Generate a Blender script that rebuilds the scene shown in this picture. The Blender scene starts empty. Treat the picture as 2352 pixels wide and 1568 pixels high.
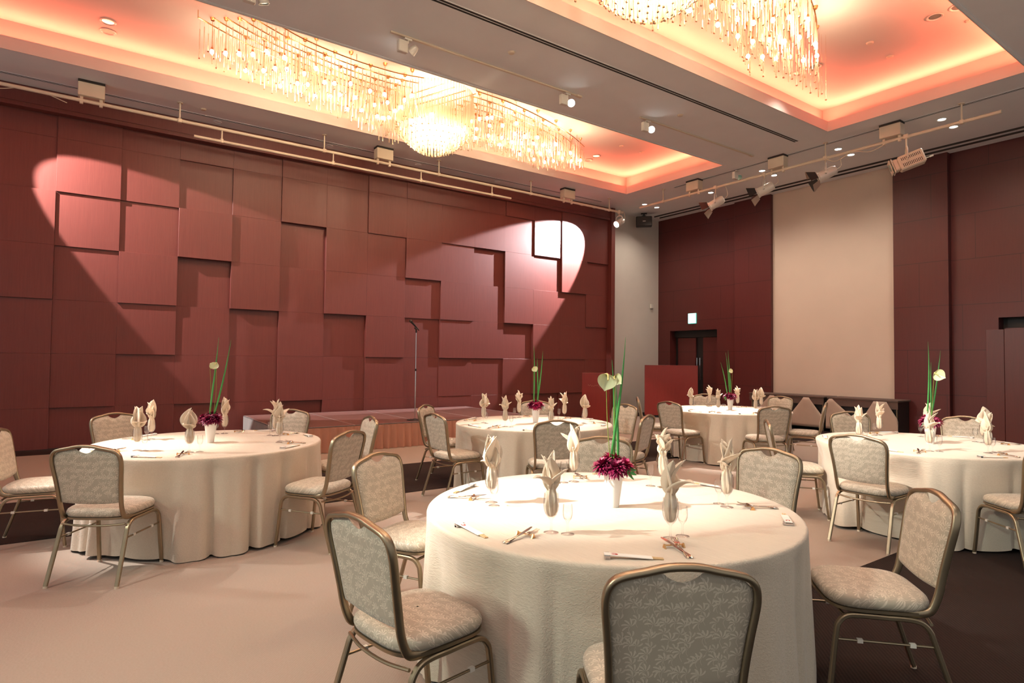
import bpy, math, random
from mathutils import Vector, Matrix
R = math.radians
rnd = random.Random(7)
col = bpy.context.scene.collection
sc = bpy.context.scene

# ------------------------------------------------------------------ camera
F = 1390.05
yaw, pitch, roll = -9.57622032e-01, 3.01474430e-02, 1.01981176e-02
fw = Vector((math.sin(yaw)*math.cos(pitch), math.cos(yaw)*math.cos(pitch), math.sin(pitch)))
rt0 = Vector((math.cos(yaw), -math.sin(yaw), 0)); up0 = rt0.cross(fw)
rt = math.cos(roll)*rt0+math.sin(roll)*up0; upv = -math.sin(roll)*rt0+math.cos(roll)*up0
cd = bpy.data.cameras.new('camera'); cam = bpy.data.objects.new('camera', cd); col.objects.link(cam)
cd.sensor_width = 36; cd.lens = F/2352*36; cd.clip_end = 100
m = Matrix((rt, upv, -fw)).transposed().to_4x4(); m.translation = Vector((0, 0, 1.446)); cam.matrix_world = m
sc.camera = cam

# ------------------------------------------------------------------ world, exposure
w = bpy.data.worlds.new('world'); sc.world = w; w.use_nodes = True
w.node_tree.nodes['Background'].inputs[0].default_value = (1, .98, .93, 1)
w.node_tree.nodes['Background'].inputs[1].default_value = 0.52
sc.view_settings.view_transform = 'Standard'; sc.view_settings.look = 'None'
sc.view_settings.exposure = 0.0; sc.view_settings.gamma = 1; sc.view_settings.use_curve_mapping = False
sc.cycles.use_denoising = True
sc.cycles.max_bounces = 6; sc.cycles.diffuse_bounces = 3; sc.cycles.glossy_bounces = 2
sc.cycles.transmission_bounces = 2; sc.cycles.transparent_max_bounces = 10
sc.cycles.caustics_reflective = False; sc.cycles.caustics_refractive = False
sc.cycles.sample_clamp_indirect = 3.0
ZC = 5.5            # soffit height
X_ST, Y_END = -11.85, 13.5

# ------------------------------------------------------------------ lamps
def aim(o, d):
    o.rotation_euler = Vector(d).to_track_quat('-Z', 'Y').to_euler()
def spot(loc, tgt, e, size, blend=.5, c=(1, .95, .88), rad=.04):
    l = bpy.data.lights.new('spot_beam', 'SPOT'); l.energy = e; l.spot_size = R(size); l.spot_blend = blend
    l.color = c; l.shadow_soft_size = rad
    o = bpy.data.objects.new('spot_beam', l); col.objects.link(o); o.location = loc; aim(o, Vector(tgt)-Vector(loc)); return o
def area(loc, d, sx, sy, e, c, spread=180, rz=None):
    l = bpy.data.lights.new('cove_tube', 'AREA'); l.shape = 'RECTANGLE'; l.size = sx; l.size_y = sy; l.energy = e; l.color = c
    l.spread = R(spread)
    o = bpy.data.objects.new('cove_tube', l); col.objects.link(o); o.location = loc
    if rz is None: aim(o, d)
    else: o.rotation_euler = rz
    return o
def point(loc, e, c, rad=.1):
    l = bpy.data.lights.new('bulb_light', 'POINT'); l.energy = e; l.color = c; l.shadow_soft_size = rad
    o = bpy.data.objects.new('bulb_light', l); col.objects.link(o); o.location = loc; return o
NEU = (1, .93, .84); WARM = (1, .62, .34); ORG = (1, .30, .12)
# beams on the stage wall: profile spots hung at the two ends of the stage pipe
spot((-10.91, 10.70, 4.96), (-10.91-.486, 10.70-.707, 4.96-.513), 3300, 58.7, .10, (.97, .97, 1), .03)
spot((-10.89, -1.87, 5.12), (-10.89-.188, -1.87+.828, 5.12-.529), 2600, 39.5, .10, (1, .90, .84), .03)
# table spots
spot((-5.0, -3.2, 5.35), (-2.52, 2.00, .72), 7000, 13.5, 1.0, NEU, .04)      # front table
spot((-7.0, -1.45, 5.25), (-5.75, .30, .72), 2600, 20, 1.0, NEU, .05)    # left table
spot((-6.9, 8.6, 5.25), (-5.45, 4.15, .72), 4200, 17, 1.0, NEU, .05)    # middle table
spot((-6.9, 9.1, 5.25), (-5.7, 7.9, .72), 4200, 24, 1.0, NEU, .05)      # far table
spot((-3.3, -.2, 5.3), (-2.5, 6.1, .72), 4500, 16, 1.0, NEU, .05)       # right table
# wash from a profile lamp at the left end, plus an added fill
spot((-8.2, -4.2, 4.7), (-5.2, 3.6, .7), 1000, 46, .6, (.98, 1, .92), .06)
spot((-3.0, -4.3, 4.7), (-1.9, 2.6, .2), 900, 62, .8, (.86, 1, .86), .25)  # added fill spot, unseen: cool light for the front table's cloth and chairs
# ceiling downlights along the end wall
DL = [(-10.76, 11.72), (-10.78, 12.21), (-9.05, 11.65), (-9.05, 12.15), (-7.36, 11.61), (-7.38, 12.1), (-5.75, 11.56), (-5.76, 12.07), (-4.03, 11.5), (-4.04, 12.02)]
for x, y in DL: spot((x, y, 5.46), (x, y, 0), 75, 140, 1.0, (1, .88, .74), .05)
# soft room fill from the right coffer's downlights, then added ceiling spots without fixtures
for x, y in ((-3.18, 8.89), (-2.92, 8.88), (-5.04, 8.96), (-4.79, 8.95)): spot((x, y, 5.86), (x, y, 0), 60, 120, 1, (1, .9, .8), .05)
for x, y, e, an in ((-.2, -1.6, 150, 150), (1.6, 1.0, 90, 150), (-1.2, 5.0, 130, 140), (-1.0, 9.0, 90, 130), (-4.0, -2.6, 210, 130), (-5.7, 1.0, 240, 70), (-5.9, 4.7, 130, 78), (-5.9, 8.4, 120, 78), (-2.1, 2.1, 170, 70), (-2.2, 6.2, 130, 78)): spot((x, y, 5.45), (x, y, 0), e, an, 1, (1, .86, .75), .12)

# ------------------------------------------------------------------ materials
def nt(name):
    m = bpy.data.materials.new(name); m.use_nodes = True; t = m.node_tree
    return m, t, t.nodes['Principled BSDF']
def setp(b, base=None, rough=None, metal=None, **k):
    if base: b.inputs['Base Color'].default_value = (*base, 1)
    if rough is not None: b.inputs['Roughness'].default_value = rough
    if metal is not None: b.inputs['Metallic'].default_value = metal
    for n, v in k.items(): b.inputs[n.replace('_', ' ')].default_value = v
def N(t, typ, **k):
    n = t.nodes.new(typ)
    for a, v in k.items():
        if a in ('op', 'mode'): n.operation = v
        elif a.startswith('i'): n.inputs[int(a[1:])].default_value = v
        else: setattr(n, a, v)
    return n
def math_(t, op, a, b=None, c=None):
    n = t.nodes.new('ShaderNodeMath'); n.operation = op
    for i, v in enumerate((a, b, c)):
        if v is None: continue
        if isinstance(v, (int, float)): n.inputs[i].default_value = v
        else: t.links.new(v, n.inputs[i])
    return n.outputs[0]
def mixc(t, f, a, b):
    n = t.nodes.new('ShaderNodeMix'); n.data_type = 'RGBA'
    if isinstance(f, (int, float)): n.inputs[0].default_value = f
    else: t.links.new(f, n.inputs[0])
    for i, v in ((6, a), (7, b)):
        if isinstance(v, tuple): n.inputs[i].default_value = (*v, 1)
        else: t.links.new(v, n.inputs[i])
    return n.outputs[2]
def bump(t, b, h, s=.3, d=.01):
    n = t.nodes.new('ShaderNodeBump'); n.inputs['Strength'].default_value = s; n.inputs['Distance'].default_value = d
    t.links.new(h, n.inputs['Height']); t.links.new(n.outputs[0], b.inputs['Normal'])
def coords(t, scale=(1, 1, 1), kind='Object', rot=(0, 0, 0)):
    tc = t.nodes.new('ShaderNodeTexCoord'); mp = t.nodes.new('ShaderNodeMapping')
    mp.inputs['Scale'].default_value = scale; mp.inputs['Rotation'].default_value = rot
    t.links.new(tc.outputs[kind], mp.inputs[0]); return mp.outputs[0]
def noise(t, v, s, det=3, rough=.5, dim='3D', dist=0):
    n = t.nodes.new('ShaderNodeTexNoise'); n.noise_dimensions = dim
    n.inputs['Scale'].default_value = s; n.inputs['Detail'].default_value = det; n.inputs['Roughness'].default_value = rough
    n.inputs['Distortion'].default_value = dist
    t.links.new(v, n.inputs['Vector']); return n.outputs['Fac']
def plain(name, base, rough=.5, metal=0, var=.08, sc_=6, **k):
    m, t, b = nt(name); setp(b, base, rough, metal, **k)
    if var:
        f = noise(t, coords(t), sc_, 2)
        c2 = tuple(max(0, x*(1-var*2)) for x in base); c1 = tuple(min(1, x*(1+var)) for x in base)
        t.links.new(mixc(t, f, c2, c1), b.inputs['Base Color'])
    return m
def wood(name, c1, c2, rough=.35, seams=None, spec=.5):
    m, t, b = nt(name); setp(b, c1, rough); b.inputs['Specular IOR Level'].default_value = spec
    v = coords(t, (9, 9, .35)); f = noise(t, v, 6, 6, .65)
    v2 = coords(t, (60, 60, 1.2)); g = noise(t, v2, 4, 3, .6)
    fr = math_(t, 'MULTIPLY_ADD', g, .45, math_(t, 'MULTIPLY', f, .75))
    fr = math_(t, 'SUBTRACT', fr, .1)
    cc = mixc(t, fr, c1, c2)
    if seams:      # thin joints between the sheets of veneer: width, height, row offset
        sw, sh = seams; tc = t.nodes.new('ShaderNodeTexCoord'); sp = t.nodes.new('ShaderNodeSeparateXYZ')
        t.links.new(tc.outputs['Object'], sp.inputs[0])
        row = math_(t, 'FLOOR', math_(t, 'DIVIDE', sp.outputs[2], sh))
        u = math_(t, 'ADD', math_(t, 'DIVIDE', sp.outputs[0], sw), math_(t, 'MULTIPLY', row, .43))
        a = math_(t, 'LESS_THAN', math_(t, 'FRACT', u), .006/sw*1.0)
        z = math_(t, 'LESS_THAN', math_(t, 'FRACT', math_(t, 'DIVIDE', sp.outputs[2], sh)), .008/sh)
        cc = mixc(t, math_(t, 'MAXIMUM', a, z), cc, (.02, .006, .005))
    t.links.new(cc, b.inputs['Base Color'])
    return m
def glass_mat(name, tint=(1, 1, 1), refl=.9):
    m = bpy.data.materials.new(name); m.use_nodes = True; t = m.node_tree; t.nodes.clear()
    o = t.nodes.new('ShaderNodeOutputMaterial'); mx = t.nodes.new('ShaderNodeMixShader')
    tr = t.nodes.new('ShaderNodeBsdfTransparent'); tr.inputs[0].default_value = (*tint, 1)
    gl = t.nodes.new('ShaderNodeBsdfGlossy'); gl.inputs['Roughness'].default_value = .03; gl.inputs[0].default_value = (refl, refl, refl, 1)
    lw = t.nodes.new('ShaderNodeLayerWeight'); lw.inputs[0].default_value = .35
    f = math_(t, 'MULTIPLY_ADD', math_(t, 'POWER', lw.outputs['Facing'], 2.2), .75, .05)
    t.links.new(mixc(t, math_(t, 'POWER', lw.outputs['Facing'], 3.0), tint, (.30, .24, .26)), tr.inputs[0]); t.links.new(f, mx.inputs[0]); t.links.new(tr.outputs[0], mx.inputs[1]); t.links.new(gl.outputs[0], mx.inputs[2]); t.links.new(mx.outputs[0], o.inputs[0])
    return m
def emit(name, c, s, sample=True):
    m, t, b = nt(name); setp(b, (.8, .8, .8), .5); b.inputs['Emission Color'].default_value = (*c, 1); b.inputs['Emission Strength'].default_value = s
    if not sample: m.cycles.emission_sampling = 'NONE'
    return m

M = {}
M['panel_wood'] = wood('panel_wood', (.092, .018, .015), (.165, .042, .033), .44)
M['end_wood'] = wood('end_wood', (.066, .012, .012), (.105, .022, .020), .40, (1.55, .855))
M['dark_wood'] = wood('dark_wood', (.06, .012, .010), (.10, .02, .015), .35)
M['red_wood'] = wood('red_wood', (.16, .016, .014), (.25, .030, .022), .3)
M['plaster'] = plain('plaster', (.60, .545, .485), .85, 0, .03, 3)
M['soffit'] = plain('soffit', (.86, .85, .84), .85, 0, .03, 2)
M['coffer'] = plain('coffer', (.72, .62, .55), .8, 0, .02, 2)
M['screen'] = plain('screen', (.70, .56, .45), .75, 0, .04, 1.5)
M['black'] = plain('black', (.012, .012, .013), .5, 0, .1)
M['slot'] = plain('slot', (.035, .028, .024), .8, 0, .1)
M['cream_metal'] = plain('cream_metal', (.72, .60, .46), .4, 0, .04)
M['white_metal'] = plain('white_metal', (.75, .70, .62), .35, .1, .03)
M['chrome'] = plain('chrome', (.72, .72, .74), .12, 1, .03)
M['silver'] = plain('silver', (.80, .72, .62), .14, 1, .03)
M['gold'] = plain('gold', (.85, .50, .22), .22, 1, .05)
M['bronze'] = plain('bronze', (.36, .285, .19), .38, .92, .08, 14)
M['porcelain'] = plain('porcelain', (.86, .84, .80), .35, 0, .03)
M['paper'] = plain('paper', (.84, .80, .74), .7, 0, .03)
M['bamboo'] = plain('bamboo', (.70, .47, .24), .5, 0, .1)
M['red_ink'] = plain('red_ink', (.42, .03, .02), .6, 0, .05)
M['gold_ink'] = plain('gold_ink', (.55, .26, .18), .5, .2, .05)
M['petal'] = plain('petal', (.24, .006, .06), .5, 0, .3, 40)
M['petal_pink'] = plain('petal_pink', (.46, .012, .10), .5, 0, .3, 40)
M['spathe'] = plain('spathe', (.74, .76, .46), .35, 0, .08, 30)
M['spadix'] = plain('spadix', (.75, .62, .22), .5, 0, .1, 60)
M['green'] = plain('green', (.06, .30, .07), .35, 0, .2, 12)
M['olive'] = plain('olive', (.20, .26, .04), .45, 0, .15, 12)
M['pale_leaf'] = plain('pale_leaf', (.55, .66, .50), .4, 0, .15, 20)
M['under_cloth'] = plain('under_cloth', (.20, .15, .12), .8, 0, .05)
M['brown_cloth'] = plain('brown_cloth', (.10, .068, .055), .85, 0, .08)
M['tan_cloth'] = plain('tan_cloth', (.42, .32, .25), .85, 0, .05)
M['skirt'] = plain('skirt', (.50, .25, .17), .7, 0, .05)
M['skirt_grey'] = plain('skirt_grey', (.36, .34, .33), .7, 0, .05)
M['stage_top'] = plain('stage_top', (.16, .075, .065), .55, 0, .1, 3)
M['edge_metal'] = plain('edge_metal', (.8, .78, .76), .3, .8, .02)
M['glass'] = glass_mat('glass')
M['bulb'] = emit('bulb', (1, .80, .52), 60, False)
M['lamp_white'] = emit('lamp_white', (1, .97, .9), 14, False)
M['lamp_hot'] = emit('lamp_hot', (.92, 1, 1), 25, False)
M['exit'] = emit('exit', (.55, 1, .95), 6)
M['exit_green'] = emit('exit_green', (.0, .6, .45), 1.5)
M['reflector'] = plain('reflector', (.35, .55, .48), .2, .6, .05)

# crystal rods: part clear, part sparkling, part frosted
m = bpy.data.materials.new('crystal'); m.use_nodes = True; t = m.node_tree; t.nodes.clear()
o_ = t.nodes.new('ShaderNodeOutputMaterial'); a_ = t.nodes.new('ShaderNodeBsdfTransparent'); b_ = t.nodes.new('ShaderNodeBsdfGlossy'); c_ = t.nodes.new('ShaderNodeBsdfTranslucent'); d_ = t.nodes.new('ShaderNodeBsdfDiffuse')
a_.inputs[0].default_value = (.98, .95, .9, 1); b_.inputs['Roughness'].default_value = .12; b_.inputs[0].default_value = (1, .93, .8, 1)
c_.inputs[0].default_value = (1, .86, .66, 1); d_.inputs[0].default_value = (1, .86, .66, 1)
x1 = t.nodes.new('ShaderNodeMixShader'); x2 = t.nodes.new('ShaderNodeMixShader'); x3 = t.nodes.new('ShaderNodeMixShader')
x1.inputs[0].default_value = .5; t.links.new(c_.outputs[0], x1.inputs[1]); t.links.new(d_.outputs[0], x1.inputs[2])
x2.inputs[0].default_value = .35; t.links.new(x1.outputs[0], x2.inputs[1]); t.links.new(b_.outputs[0], x2.inputs[2])
x3.inputs[0].default_value = .45; t.links.new(a_.outputs[0], x3.inputs[1]); t.links.new(x2.outputs[0], x3.inputs[2]); t.links.new(x3.outputs[0], o_.inputs[0])
M['crystal'] = m

# damask upholstery: fans of leaves on curved stems, woven lighter and shinier than the ground
m, t, b = nt('damask'); setp(b, rough=.55)
uv = t.nodes.new('ShaderNodeUVMap'); uv.uv_map = 'UVMap'
def sprig(uvout, scale, off, seed, arms, up):
    mp = t.nodes.new('ShaderNodeMapping'); mp.inputs['Location'].default_value = (off, off*1.7, 0); t.links.new(uvout, mp.inputs[0])
    vo = t.nodes.new('ShaderNodeTexVoronoi'); vo.voronoi_dimensions = '2D'; vo.inputs['Scale'].default_value = scale; vo.inputs['Randomness'].default_value = .55
    t.links.new(mp.outputs[0], vo.inputs['Vector'])
    d = t.nodes.new('ShaderNodeVectorMath'); d.operation = 'SUBTRACT'; t.links.new(mp.outputs[0], d.inputs[0]); t.links.new(vo.outputs['Position'], d.inputs[1])
    s = t.nodes.new('ShaderNodeSeparateXYZ'); t.links.new(d.outputs[0], s.inputs[0])
    rr = math_(t, 'MULTIPLY', math_(t, 'SQRT', math_(t, 'ADD', math_(t, 'MULTIPLY', s.outputs[0], s.outputs[0]), math_(t, 'MULTIPLY', s.outputs[1], s.outputs[1]))), scale)
    cs = t.nodes.new('ShaderNodeSeparateColor'); t.links.new(vo.outputs['Color'], cs.inputs[0])
    ang = math_(t, 'ARCTAN2', s.outputs[1], s.outputs[0])
    a2 = math_(t, 'ADD', math_(t, 'ADD', ang, math_(t, 'MULTIPLY', rr, -1.1)), math_(t, 'MULTIPLY', cs.outputs[0], 1.3))
    pet = math_(t, 'ABSOLUTE', math_(t, 'COSINE', math_(t, 'MULTIPLY', a2, arms/2)))
    # leaf: broad in the middle of its length, narrow at both ends
    wdt = math_(t, 'MULTIPLY_ADD', math_(t, 'SINE', math_(t, 'MULTIPLY', rr, 6.4)), -.24, .945)
    leaf = math_(t, 'GREATER_THAN', pet, wdt)
    lim = math_(t, 'MULTIPLY', math_(t, 'LESS_THAN', rr, .50), math_(t, 'GREATER_THAN', rr, .05))
    half = math_(t, 'GREATER_THAN', math_(t, 'SINE', math_(t, 'SUBTRACT', a2, .6)), -.25)
    f = math_(t, 'MULTIPLY', math_(t, 'MULTIPLY', leaf, lim), half)
    stem = math_(t, 'LESS_THAN', math_(t, 'ABSOLUTE', math_(t, 'SUBTRACT', s.outputs[0], math_(t, 'MULTIPLY', math_(t, 'SINE', math_(t, 'MULTIPLY', s.outputs[1], 170)), .0035))), .0006)
    stem = math_(t, 'MULTIPLY', stem, math_(t, 'LESS_THAN', s.outputs[1], 0))
    stem = math_(t, 'MULTIPLY', stem, math_(t, 'LESS_THAN', rr, .55))
    return math_(t, 'MAXIMUM', f, stem)
fan = math_(t, 'MAXIMUM', sprig(uv.outputs[0], 20, 0, 1, 9, 1), math_(t, 'MULTIPLY', sprig(uv.outputs[0], 25, 3.3, 2, 7, 1), .8))
t.links.new(mixc(t, fan, (.42, .355, .27), (.62, .535, .42)), b.inputs['Base Color'])
t.links.new(math_(t, 'MULTIPLY_ADD', fan, -.22, .62), b.inputs['Roughness'])
b.inputs['Sheen Weight'].default_value = .25
bump(t, b, fan, .25, .002)
M['damask'] = m

# crinkled table linen
m, t, b = nt('linen'); setp(b, (.74, .645, .54), .62); b.inputs['Sheen Weight'].default_value = .3
v = coords(t, (3.2, 3.2, 24), rot=(0, 0, 0)); h1 = noise(t, coords(t, (5, 70, 70), rot=(.35, .3, .6)), 1.9, 3, .55, dist=.9)
t.links.new(mixc(t, h1, (.58, .475, .36), (.72, .61, .485)), b.inputs['Base Color'])
bump(t, b, h1, .5, .006); M['linen'] = m
m, t, b = nt('napkin_linen'); setp(b, (.74, .60, .45), .6); b.inputs['Sheen Weight'].default_value = .3
b.inputs['Subsurface Weight'].default_value = 0
bump(t, b, noise(t, coords(t), 300, 2), .08, .001); M['napkin'] = m
# carpets
def carpet(name, c1, c2, rib, k=.45):
    m, t, b = nt(name); setp(b, c1, .95); b.inputs['Specular IOR Level'].default_value = .1
    v = coords(t); wv = t.nodes.new('ShaderNodeTexWave'); wv.inputs['Scale'].default_value = rib; wv.inputs['Distortion'].default_value = .3
    wv.wave_type = 'BANDS'; wv.bands_direction = 'DIAGONAL'; t.links.new(v, wv.inputs[0])
    n = noise(t, v, 90, 3); n2 = noise(t, v, .8, 2)
    f = math_(t, 'ADD', math_(t, 'MULTIPLY', wv.outputs['Fac'], k), math_(t, 'MULTIPLY_ADD', n, .4, math_(t, 'MULTIPLY', n2, .15)))
    t.links.new(mixc(t, f, c1, c2), b.inputs['Base Color']); bump(t, b, f, .4, .004); return m
M['carpet_light'] = carpet('carpet_light', (.29, .235, .195), (.44, .37, .315), 40, .12)
M['carpet_dark'] = carpet('carpet_dark', (.011, .008, .008), (.034, .024, .021), 26)

# ------------------------------------------------------------------ mesh tools
class MB:
    def __init__(s): s.v = []; s.f = []; s.uv = {}
    def box(s, x0, y0, z0, x1, y1, z1, mx=None):
        b = len(s.v); p = [(x0, y0, z0), (x1, y0, z0), (x1, y1, z0), (x0, y1, z0), (x0, y0, z1), (x1, y0, z1), (x1, y1, z1), (x0, y1, z1)]
        s.v += [tuple(mx @ Vector(q)) if mx else q for q in p]
        s.f += [tuple(b+i for i in q) for q in ((3, 2, 1, 0), (4, 5, 6, 7), (0, 1, 5, 4), (1, 2, 6, 5), (2, 3, 7, 6), (3, 0, 4, 7))]; return s
    def bbox(s, x0, y0, z0, x1, y1, z1, e=.004, mx=None):   # box with chamfered edges
        vs = []; sx = (x0, x1); sy = (y0, y1); sz = (z0, z1); idx = {}
        base = len(s.v)
        for i in (0, 1):
            for j in (0, 1):
                for k in (0, 1):
                    c = (sx[i], sy[j], sz[k]); di = (1-2*i)*e; dj = (1-2*j)*e; dk = (1-2*k)*e
                    idx[i, j, k, 'x'] = base+len(vs); vs.append((c[0], c[1]+dj, c[2]+dk))
                    idx[i, j, k, 'y'] = base+len(vs); vs.append((c[0]+di, c[1], c[2]+dk))
                    idx[i, j, k, 'z'] = base+len(vs); vs.append((c[0]+di, c[1]+dj, c[2]))
        s.v += [tuple(mx @ Vector(q)) if mx else q for q in vs]; f = []
        for i in (0, 1):
            f.append([idx[i, j, k, 'x'] for j, k in ((0, 0), (1, 0), (1, 1), (0, 1))]); f.append([idx[j, i, k, 'y'] for j, k in ((0, 0), (1, 0), (1, 1), (0, 1))]); f.append([idx[j, k, i, 'z'] for j, k in ((0, 0), (1, 0), (1, 1), (0, 1))])
            for j in (0, 1):
                f.append([idx[0, i, j, 'y'], idx[1, i, j, 'y'], idx[1, i, j, 'z'], idx[0, i, j, 'z']])
                f.append([idx[i, 0, j, 'x'], idx[i, 1, j, 'x'], idx[i, 1, j, 'z'], idx[i, 0, j, 'z']])
                f.append([idx[i, j, 0, 'x'], idx[i, j, 1, 'x'], idx[i, j, 1, 'y'], idx[i, j, 0, 'y']])
                for k in (0, 1): f.append([idx[i, j, k, 'x'], idx[i, j, k, 'y'], idx[i, j, k, 'z']])
        s.f += [tuple(q) for q in f]; return s
    def grid(s, fn, nu, nv, cu=False, cv=False, uvs=None):
        b = len(s.v)
        for i in range(nu+(0 if cu else 1)):
            for j in range(nv+(0 if cv else 1)):
                s.v.append(tuple(fn(i/nu, j/nv)))
                if uvs: s.uv[len(s.v)-1] = uvs(i/nu, j/nv)
        W = nv+(0 if cv else 1); H = nu+(0 if cu else 1)
        for i in range(nu):
            for j in range(nv):
                i2 = (i+1) % H; j2 = (j+1) % W
                s.f.append((b+i*W+j, b+i2*W+j, b+i2*W+j2, b+i*W+j2))
        return s
    def sweep(s, path, prof, nrm=None, closed=False, caps=True, scale=None):
        P = [Vector(p) for p in path]; n = len(P); b = len(s.v); k = len(prof); prev = None
        for i, p in enumerate(P):
            if closed: d = P[(i+1) % n]-P[i-1]
            else: d = P[min(i+1, n-1)]-P[max(i-1, 0)]
            d.normalize()
            if nrm is not None: a = Vector(nrm).cross(d).normalized(); c = d.cross(a).normalized()
            else:
                if prev is None: a = d.orthogonal().normalized()
                else: a = (prev-d*prev.dot(d)).normalized()
                prev = a; c = d.cross(a)
            q = scale[i] if scale else 1
            for (x, y) in prof: s.v.append(tuple(p+a*x*q+c*y*q))
        m = n if closed else n-1
        for i in range(m):
            for j in range(k):
                i2 = (i+1) % n; j2 = (j+1) % k
                s.f.append((b+i*k+j, b+i*k+j2, b+i2*k+j2, b+i2*k+j))
        if caps and not closed: s.f.append(tuple(b+j for j in range(k))[::-1]); s.f.append(tuple(b+(n-1)*k+j for j in range(k)))
        return s
    def tube(s, path, r, n=8, **k):
        return s.sweep(path, [(math.cos(2*math.pi*i/n)*r, math.sin(2*math.pi*i/n)*r) for i in range(n)], **k)
    def lathe(s, prof, n=20, o=(0, 0, 0), mod=None, mx=None):
        b = len(s.v); k = len(prof)
        for i in range(n):
            a = 2*math.pi*i/n
            for (r, z) in prof:
                q = mod(a, z) if mod else 1
                p = (o[0]+r*q*math.cos(a), o[1]+r*q*math.sin(a), o[2]+z); s.v.append(tuple(mx @ Vector(p)) if mx else p)
        for i in range(n):
            for j in range(k-1):
                i2 = (i+1) % n; s.f.append((b+i*k+j, b+i2*k+j, b+i2*k+j+1, b+i*k+j+1))
        return s
    def cyl(s, p, q, r, n=14, r2=None):
        r2 = r if r2 is None else r2
        return s.sweep([p, q], [(math.cos(2*math.pi*i/n), math.sin(2*math.pi*i/n)) for i in range(n)], scale=[r, r2])
    def prism(s, pts, z0, z1, mx=None):      # outline in xy between two heights
        b = len(s.v); n = len(pts)
        s.v += [tuple(mx @ Vector((x, y, z))) if mx else (x, y, z) for z in (z0, z1) for x, y in pts]
        s.f += [tuple(range(b, b+n))[::-1], tuple(range(b+n, b+2*n))]+[(b+i, b+(i+1) % n, b+n+(i+1) % n, b+n+i) for i in range(n)]; return s
    def ball(s, c, r, n=10, k=6, sz=1):
        return s.lathe([(max(1e-5, r*math.sin(math.pi*j/k)), -r*sz*math.cos(math.pi*j/k)) for j in range(k+1)], n, c)
    def build(s, name, mat, parent=None, smooth=True, ang=40):
        me = bpy.data.meshes.new(name); me.from_pydata(s.v, [], s.f); me.materials.append(mat if not isinstance(mat, str) else M[mat])
        if s.uv:
            ul = me.uv_layers.new(name='UVMap')
            for l in me.loops: ul.data[l.index].uv = s.uv.get(l.vertex_index, (0, 0))
        if smooth:
            for p in me.polygons: p.use_smooth = True
            try: me.set_sharp_from_angle(angle=R(ang))
            except Exception: pass
        me.validate(); me.update()
        o = bpy.data.objects.new(name, me); col.objects.link(o)
        if parent: o.parent = parent
        return o
def tag(o, label=None, cat=None, group=None, kind=None):
    for k, v in (('label', label), ('category', cat), ('group', group), ('kind', kind)):
        if v: o[k] = v
    return o
def thing(name, label, cat, loc=(0, 0, 0), rz=0, group=None):
    o = bpy.data.objects.new(name, None); col.objects.link(o); o.location = loc; o.rotation_euler = (0, 0, rz); o.empty_display_size = .1
    return tag(o, label, cat, group)
KIDS = {}
def copy_tree(o, parent=None):
    c = o.copy(); col.objects.link(c)
    if parent: c.parent = parent
    for ch in list(o.children): copy_tree(ch, c)
    return c
def struct(mb, name, mat, parent=None, **k):
    o = mb.build(name, mat, parent, **k)
    if not parent: o['kind'] = 'structure'
    return o
USED = set()
def place(proto, loc, rz, label, group=None):
    if proto.name not in USED: USED.add(proto.name); o = proto
    else: o = copy_tree(proto)
    o.location = loc; o.rotation_euler = (0, 0, rz); tag(o, label, None, group); return o
rect = lambda w, h, e: [(-w+e, -h), (w-e, -h), (w, -h+e), (w, h-e), (w-e, h), (-w+e, h), (-w, h-e), (-w, -h+e)]
def smooth_path(pts, n=6):
    P = [Vector(p) for p in pts]; out = []
    for i in range(len(P)-1):
        p0 = P[max(i-1, 0)]; p1 = P[i]; p2 = P[i+1]; p3 = P[min(i+2, len(P)-1)]
        for k in range(n):
            u = k/n; out.append(.5*((2*p1)+(p2-p0)*u+(2*p0-5*p1+4*p2-p3)*u*u+(3*p1-p0-3*p2+p3)*u**3))
    out.append(P[-1]); return out

# ------------------------------------------------------------------ room
XR, YB = 3.2, -4.6
fl = MB().box(-12.1, YB, -.1, XR, 13.7, 0); f_ = struct(fl, 'floor', 'carpet_light', smooth=False)
for i, (x0, x1) in enumerate(((-12.1, -11.12), (-7.66, -6.02), (-2.12, XR))):
    MB().box(x0, YB, .0, x1, 13.6, .004).build('carpet_band', 'carpet_dark', f_, smooth=False)
# stage wall of stepped square panels
ys = [-.445+.8445*k for k in range(-5, 15)]; zs = [0, .63, 1.47, 2.31, 3.15, 3.99, 4.83, 5.2]
D = {-1: (3, 3, 4, 4, 3, 3, 3), 0: (4, 4, 3, 2, 2, 2, 1), 1: (3, 3, 2, 3, 2, 1, 1), 2: (3, 2, 4, 0, 1, 1, 0), 3: (3, 3, 3, 3, 0, 0, 0),
     4: (4, 4, 1, 2, 2, 2, 0), 5: (4, 4, 4, 4, 1, 2, 2), 6: (5, 5, 4, 4, 4, 3, 3), 7: (5.3, 5, 5, 3, 2, 2, 2), 8: (5.2, 5, 4, 4.3, 3.6, 2.2, 2),
     9: (5, 5, 2, 3, 3, 2, 2), 10: (5.6, 4.6, 4.6, 4.6, 2, 3.2, 3), 11: (5.6, 5.6, 4, 4.6, 4.6, 4, 2), 12: (6.6, 6.6, 6.6, 4.6, 4.6, 4, 3), 13: (6.4, 6.4, 5, 5, 4, 4, 4)}
wl = MB(); wl.box(-12.2, YB, 0, X_ST, 13.6, 6.3)
struct(wl, 'wall_left', 'plaster', smooth=False)
wp = MB()
for i in range(len(ys)-1):
    k = i-5; d = D.get(k, (3, 2, 3, 2, 3, 2, 1)); y1 = min(ys[i+1], 11.3)
    if ys[i] >= y1: continue
    for r in range(7):
        t_ = d[6-r]*.030+.03; wp.bbox(X_ST+.002, ys[i]+.0004, zs[r]+.0004, X_ST+t_, y1-.0004, zs[r+1]-.0004, .0015)
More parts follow.
